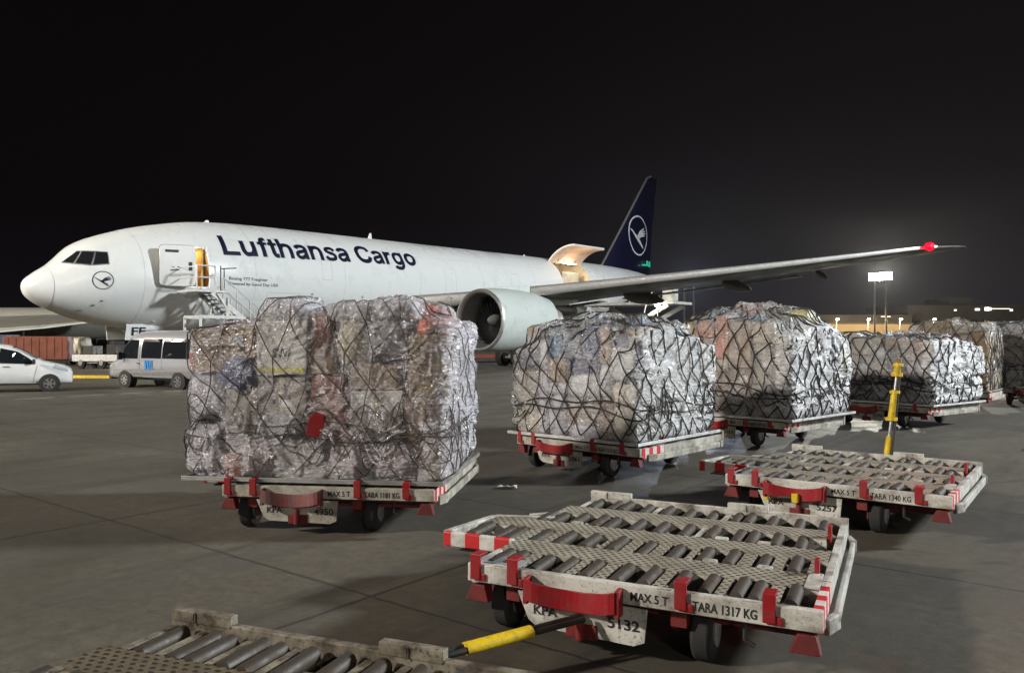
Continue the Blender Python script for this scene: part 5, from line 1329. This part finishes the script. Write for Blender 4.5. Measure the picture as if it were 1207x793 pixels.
container((-36.2, 61.5, 0), R(6), (4.6, 2.2, 1.75), M['orange'], 'orange container on a low trailer beyond the small white van')
container((-44.0, 67.0, 0), R(-4), (4.0, 2.2, 1.9), M['blue_paint'], 'dark blue container beyond the small white van')
# service truck with equipment on its bed
tk = empty('service_truck', (-28.05, 54.5, 0), R(-2), 'white low service truck loaded with gear, front lamp lit, beyond the minibus', 'truck')
tk.scale = (.68, 1, 1)
q = MB(); q.box((.1, 0, .72), (4.6, 1.9, .46)); q.box((.1, 0, .45), (3.9, 1.5, .2)); q.build('chassis', M['stair_white'], tk, bevel=.05)
for x in (-1.35, .75):
    for s in (-1, 1):
        q = MB(); q.cyl((x, s * .8 - .14, .42), (x, s * .8 + .17, .42), .42, seg=24); w_ = q.build('wheel', M['rubber'], tk, smooth=True, sharp=30, bevel=.03)
        q = MB(); q.cyl((x, s * .83 - .15, .42), (x, s * .83 + .16, .42), .2, seg=16); q.build('rim', M['rim'], w_)
q = MB(); q.box((-.9, 0, 1.25), (1.0, 1.3, .6)); q.build('engine_cover', M['black_steel'], tk, bevel=.04)
q = MB(); q.box((1.6, 0, 1.3), (.9, 1.6, .7)); q.box((1.55, 0, 1.75), (.7, 1.3, .25)); q.build('driver_cab', M['seat'], tk, bevel=.05)
q = MB(); q.tube([(.1, -.7, .95), (.1, -.7, 2.0), (1.2, -.7, 2.0), (1.2, -.7, .95)], .04, 6); q.tube([(-1.9, -.7, .95), (-2.2, -.6, 2.2)], .05, 6); q.build('hose_frame', M['black_steel'], tk)
o_ = item(tk, 'cream', (-1.9, 0, 1.55), (.9, 1.4, 1.1), random.Random(4)); o_.name = 'canvas_bundle'
q = MB(); q.box((2.42, -.55, .78), (.06, .30, .22)); q.build('headlight', M['lamp_on'], tk)
lamp('headlamp', (2.6, -.7, .78), 60, (1, .88, .7), .08, tk)
# baggage and loads far behind on the left
rq = random.Random(8)
for n_, (lx_, ly_, lb_) in enumerate(((-28.8, 66, 'heap of grey and brown cartons behind the service truck'), (-25.0, 69, 'heap of wrapped cartons between service truck and nose gear'))):
    hp = empty('carton_heap', (lx_, ly_, 0), R(10 * n_), lb_, 'cargo heap')
    q = MB(); q.box((0, 0, .3), (3.2, 2.4, .3)); q.build('trailer_deck', M['black_steel'], hp)
    for i in range(5):
        for j in range(3):
            item(hp, rq.choice(['grey', 'tan', 'brown', 'mauve', 'dark', 'silver', 'navy', 'rust']), (-1.3 + i * .65, -.7 + rq.uniform(-.1, .1), .75 + j * .6), (.62, .8, .6), rq)
ab = MB(); ab.cyl((-25.6, 63, 2.6), (-25.6, 63, 2.75), .12, seg=10); ab.box((-25.6, 63, 2.9), (.5, .2, .14)); ab.box((-25.6, 63, 1.3), (.08, .08, 2.6))
ab = ab.build('warning_lamp_post', M['black_steel']); tag(ab, 'dark post with lit amber lamps behind the minibus windscreen', 'lamp post')
q = MB(); q.box((-25.6, 62.85, 2.9), (.9, .1, .18)); q.build('amber_lamp', emit('amber_light', (1, .65, .08), 6), ab)
# yellow kerb
kb = MB(); kb.box((-21.3, 41.2, .07), (3.0, .25, .14), R(-3)); kb = kb.build('yellow_kerb', M['yellow']); tag(kb, 'yellow painted kerb between the small white van and the minibus', 'kerb')
kb = MB(); kb.box((-24.6, 41.4, .06), (3.4, .25, .12), R(-2)); kb = kb.build('orange_kerb', M['orange']); tag(kb, 'orange kerb piece beside the yellow one, behind the small white van', 'kerb')
br = MB(); br.box((-1.3, 73.5, .42), (5.6, .12, .32)); 
for x in (-4.0, -1.3, 1.4): br.box((x, 73.5, .13), (.12, .5, .26))
br = br.build('low_barrier', M['orange']); tag(br, 'low orange barrier on the ground seen under the engine', 'barrier')
# ================================================================== cargo loader at the open cargo door (aircraft axes)
ld = empty('cargo_loader', (PX, PY, 0), -TH, 'scissor lift cargo loader raised to the open cargo door under the wing', 'cargo loader')
M['loader'] = worn('loader_paint', (.50, .50, .47), dirt=(.15, .13, .10), scale=2, amount=.7, rough=.5)
q = MB(); q.box((8.6, 43, .75), (9.5, 3.0, .5)); q.build('chassis', M['loader'], ld, bevel=.04)
for x in (5.2, 6.4, 10.6, 11.8):
    for a in (41.7, 44.3):
        q = MB(); q.cyl((x, a - .2, .45), (x, a + .2, .45), .45, seg=20); q.build('wheel', M['rubber'], ld, smooth=True, sharp=30)
q = MB(); q.box((8.8, 43, 4.85), (8.2, 3.4, .22)); q.build('lift_platform', M['loader'], ld, bevel=.03)
q = MB(); q.box((4.0, 43, 4.9), (1.3, 3.4, .2)); q.build('bridge_platform', M['loader'], ld, bevel=.03)
for a in (41.6, 44.4):
    q = MB(); q.bar((5.2, a, 1.05), (12.3, a, 4.7), .16, .34); q.build('scissor_arm', M['loader'], ld, bevel=.02)
    q = MB(); q.bar((12.3, a + .2, 1.05), (5.2, a + .2, 4.7), .16, .34); q.build('scissor_arm', M['loader'], ld, bevel=.02)
q = MB()
for x in (5.0, 7.0, 9.0, 11.0, 12.8):
    q.bar((x, 41.35, 4.95), (x, 41.35, 6.0), .06, .06)
q.bar((5.0, 41.35, 6.0), (12.8, 41.35, 6.0), .06, .06); q.bar((5.0, 41.35, 5.5), (12.8, 41.35, 5.5), .05, .05); q.build('guard_rail', M['stair_white'], ld)
q = MB(); q.box((12.5, 41.6, 5.45), (.9, .9, 1.0)); q.box((11.2, 41.5, 5.2), (.6, .5, .5)); q.tube([(10.5, 41.4, 4.8), (10.3, 41.3, 3.9), (11.0, 41.3, 3.6), (11.6, 41.3, 4.5)], .07, 6); q.build('control_stand', M['loader'], ld, bevel=.03)
q = MB(); q.box((11.6, 41.2, 4.65), (.35, .12, .2)); q.build('work_lamp', emit('work_light', (1, .97, .88), 25), ld)
q = MB(); q.bar((11.6, 41.2, .9), (11.6, 41.2, 4.6), .05, .05); q.build('lamp_pole', M['loader'], ld)
lamp('work_lamp_light', (11.4, 40.8, 4.5), 160, (1, .95, .82), .15, ld)
# ================================================================== far background: buildings, masts, lamps
M['bld_dark'] = worn('far_cladding', (.13, .13, .14), dirt=(.07, .07, .07), scale=.06, amount=.7, rough=.6, bump=0)
M['bld_warm'] = worn('lit_facade', (.45, .38, .26), dirt=(.3, .22, .12), scale=.1, amount=.6, rough=.7, bump=0)
M['lit_window'] = emit('lit_window', (1.0, .92, .74), 2.2)
M['lit_bright'] = emit('bright_lit_window', (1.0, .95, .85), 5)
def building(name, x0, x1, y0, dep, h, label, wins=(), mat='bld_dark', band=True, cat='building'):
    b = empty(name, ((x0 + x1) / 2, y0 + dep / 2, 0), 0, label, cat)
    w = x1 - x0
    q = MB(); q.box((0, 0, h / 2), (w, dep, h)); q.build('wall', M[mat], b)
    q = MB(); q.box((0, 0, h + .25), (w + .8, dep + .8, .5)); q.build('roof', M['bld_dark'], b)
    if band:
        n = int(w / 6)
        for k in range(min(n, 40)):
            q = MB(); q.box((-w / 2 + (k + .5) * w / n, -dep / 2 - .03, h * .55), (w / n * .7, .08, h * .16)); q.build('window', M['glass'], b)
    for (x, z, ww, hh, m) in wins:
        q = MB(); q.box((x - (x0 + x1) / 2, -dep / 2 - .08, z), (ww, .10, hh)); q.build('lit_window', M[m], b)
    return b
def rx(px, d): return (px - 603.5) / FPX * d
building('low_cargo_hall', rx(935, 330), rx(1075, 330), 330, 30, 11.2, 'long low dark hall under the twin floodlight masts', [(rx(975, 330), 4.2, 11, 3.6, 'hall_glow') if False else (rx(1044, 330), 11.0, 4.0, .25, 'lit_window')])
hl = building('lit_shed', rx(955, 318), rx(1075, 318), 318, 8, 7.6, 'low warm lit shed behind the tall rounded load', [], mat='bld_warm', band=False)
building('terminal_building', rx(1070, 340), rx(1290, 340), 340, 40, 15.6, 'long dark terminal with a few bright windows at the right edge', [(rx(1152, 340), 14.3, 2.0, .9, 'lit_window'), (rx(1163, 340), 14.5, 1.7, 1.3, 'lit_bright'), (rx(1166.5, 340), 14.5, 1.3, 1.1, 'lit_bright'), (rx(1178, 340), 14.6, 9, .25, 'lit_window'), (rx(1192, 340), 14.0, 1.2, .8, 'lit_window'), (rx(1126, 340), 14.0, 1.0, .6, 'lit_window')])
building('control_deck', rx(1119, 345), rx(1144, 345), 345, 20, 19.0, 'raised flat roofed block on top of the terminal', [], band=False)
building('distant_hall', rx(560, 420), rx(930, 420), 420, 30, 6.5, 'very long low dark hall on the horizon behind the engine', [(rx(700, 420), 3, 2, .5, 'lit_window'), (rx(856, 420), 3.5, 2, .5, 'lit_window')])
building('distant_hangar', rx(-90, 380), rx(420, 380), 380, 40, 7.5, 'long dark hangar on the horizon behind the aircraft nose', [(rx(30, 380), 4, 3, .6, 'lit_window')])
MAST_HEAD = emit('floodlight_glass', (1.0, .97, .82), 95)
MAST_HEAD_FAR = emit('blue_white_floodlight_glass', (.80, .88, 1.0), 40)
M['mast'] = plain('mast_steel', (.34, .34, .35), .5, .3)
def mast(x, y, h, label, face, n=5, glass=MAST_HEAD, hw=3.9, rows=3):
    a = math.atan2(face[1] - y, face[0] - x) + PI / 2
    m = empty('floodlight_mast', (x, y, 0), a, label, 'light mast', 'floodlight masts of the apron')
    q = MB(); q.cyl((0, 0, 0), (0, 0, h), .42, .20, seg=12); q.build('pole', M['mast'], m, smooth=True)
    q = MB(); q.box((0, .1, h), (hw, .25, .2)); q.box((0, .1, h + 1.0), (hw, .25, .2)); q.build('cross_bar', M['mast'], m)
    for j in range(rows):
        for i in range(n):
            xx = -hw / 2 + (i + .5) * hw / n
            q = MB(); q.box((xx, -.12, h + .05 + j * 1.0), (hw / n * .82, .4, .68)); ln_ = q.build('floodlight', M['mast'], m)
            q = MB(); q.box((xx, -.34, h + .05 + j * 1.0), (hw / n * .74, .04, .58)); q.build('lamp_glass', glass, ln_)
    return m
mast(rx(1031, 285), 285, 22.8, 'left of the two tall masts with glaring lights over the dark hall', (0, 0))
mast(rx(1044.5, 285), 285, 23.2, 'right of the two tall masts with glaring lights over the dark hall', (0, 0))
mast(rx(806.5, 230), 230, 17.0, 'left of the two thin masts under the wing beside the blue beam', (0, 0), 3, MAST_HEAD_FAR, 1.6, 2)
mast(rx(817.5, 230), 230, 17.2, 'right of the two thin masts under the wing beside the blue beam', (40, 60), 3, MAST_HEAD_FAR, 2.0, 2)
for k_, lb_ in (('left', 'tall floodlight mast standing out of view on the left'), ('right', 'tall floodlight mast standing out of view on the right'), ('far_left', 'tall floodlight mast beyond the left edge near the parked aircraft'), ('behind', 'added floodlight mast behind the photographer, for general fill')):
    lo = FLOODS[k_][0]; mm = mast(lo[0], lo[1], lo[2] - .6, lb_, FLOODS[k_][1])
    for o in bpy.data.objects:
        if o.name == 'floodlight_' + k_ and o.type == 'LIGHT':
            dirv = (Vector(FLOODS[k_][1]) - Vector(lo)); dirv.z = 0; o.location = Vector(lo) + dirv.normalized() * 2.2
def mast_light(px, d, z, w, c):
    flood('mast_floodlight', (rx(px, d), d - 1.5, z), (0, 0, z - 4), w, c, 1.5, 62)
mast_light(1038, 285, 24.8, 1150000, (1, .97, .84)); mast_light(812, 230, 17.5, 260000, (.72, .82, 1))
lamp_m = emit('street_lamp_glow', (1.0, .80, .48), 60)
for n_, px_ in enumerate((986, 1023, 1060.5, 1100)):
    d_ = 300
    sl_ = empty('street_lamp', (rx(px_, d_), d_, 0), 0, ('first', 'second', 'third', 'fourth')[n_] + ' from the left of the small warm lamps before the dark hall', 'street lamp', 'small warm lamps before the hall')
    q = MB(); q.cyl((0, 0, 0), (0, 0, 9.4), .12, .08, seg=8); q.bar((0, 0, 9.3), (0, -.9, 9.5), .08, .08); q.build('pole', M['mast'], sl_)
    q = MB(); q.box((0, -1.0, 9.45), (.5, .7, .18)); q.build('lamp_head', M['mast'], sl_)
    q = MB(); q.sph((0, -1.0, 9.2), .5, (1, 1, .6), 12, 8); q.build('lamp_bulb', lamp_m, sl_)
    lamp('street_lamp_light', (0, -1.2, 8.6), 10000, (1, .72, .38), .4, sl_)
# small things on the ground
q = MB(); rp = random.Random(5)
grid = [[q.bm.verts.new((x * .045 - .14, y * .04 - .06, .012 + rp.uniform(0, .035))) for x in range(7)] for y in range(4)]
for j in range(3):
    for i in range(6): q.bm.faces.new((grid[j][i], grid[j][i + 1], grid[j + 1][i + 1], grid[j + 1][i]))
ps = q.build('paper_scrap', M['car_white']); ps.location = (-.06, 10.95, 0); tag(ps, 'crumpled white paper scrap on the concrete between two loads', 'litter')
sm = ps.modifiers.new('solid', 'SOLIDIFY'); sm.thickness = .003
q = MB()
for x0, y0, x1, y1 in ((0, 0, 1.3, 0), (1.3, 0, 1.3, .9), (1.3, .9, 0, .9), (0, .9, 0, 0)): strip(q, (x0, y0), (x1, y1), .05, .004)
hh = q.build('ground_hatch_frame', M['black_steel']); hh.location = (9.35, 14.6, 0); hh.rotation_euler = (0, 0, -TH); tag(hh, kind='structure')
# ================================================================== haze over the apron
HAZE = 0.000038
if HAZE:
    q = MB(); q.box((20, 195, 18.5), (620, 560, 39)); hz_ = q.build('haze', None)
    hz_.data.materials.clear(); m = bpy.data.materials.new('haze'); m.use_nodes = True; nt = m.node_tree; nt.nodes.remove(nt.nodes['Principled BSDF'])
    pv = nt.nodes.new('ShaderNodeVolumePrincipled'); pv.inputs['Density'].default_value = HAZE; pv.inputs['Color'].default_value = (.9, .92, .95, 1); pv.inputs['Anisotropy'].default_value = .5
    nt.links.new(pv.outputs[0], nt.nodes['Material Output'].inputs['Volume']); hz_.data.materials.append(m); tag(hz_, kind='stuff')
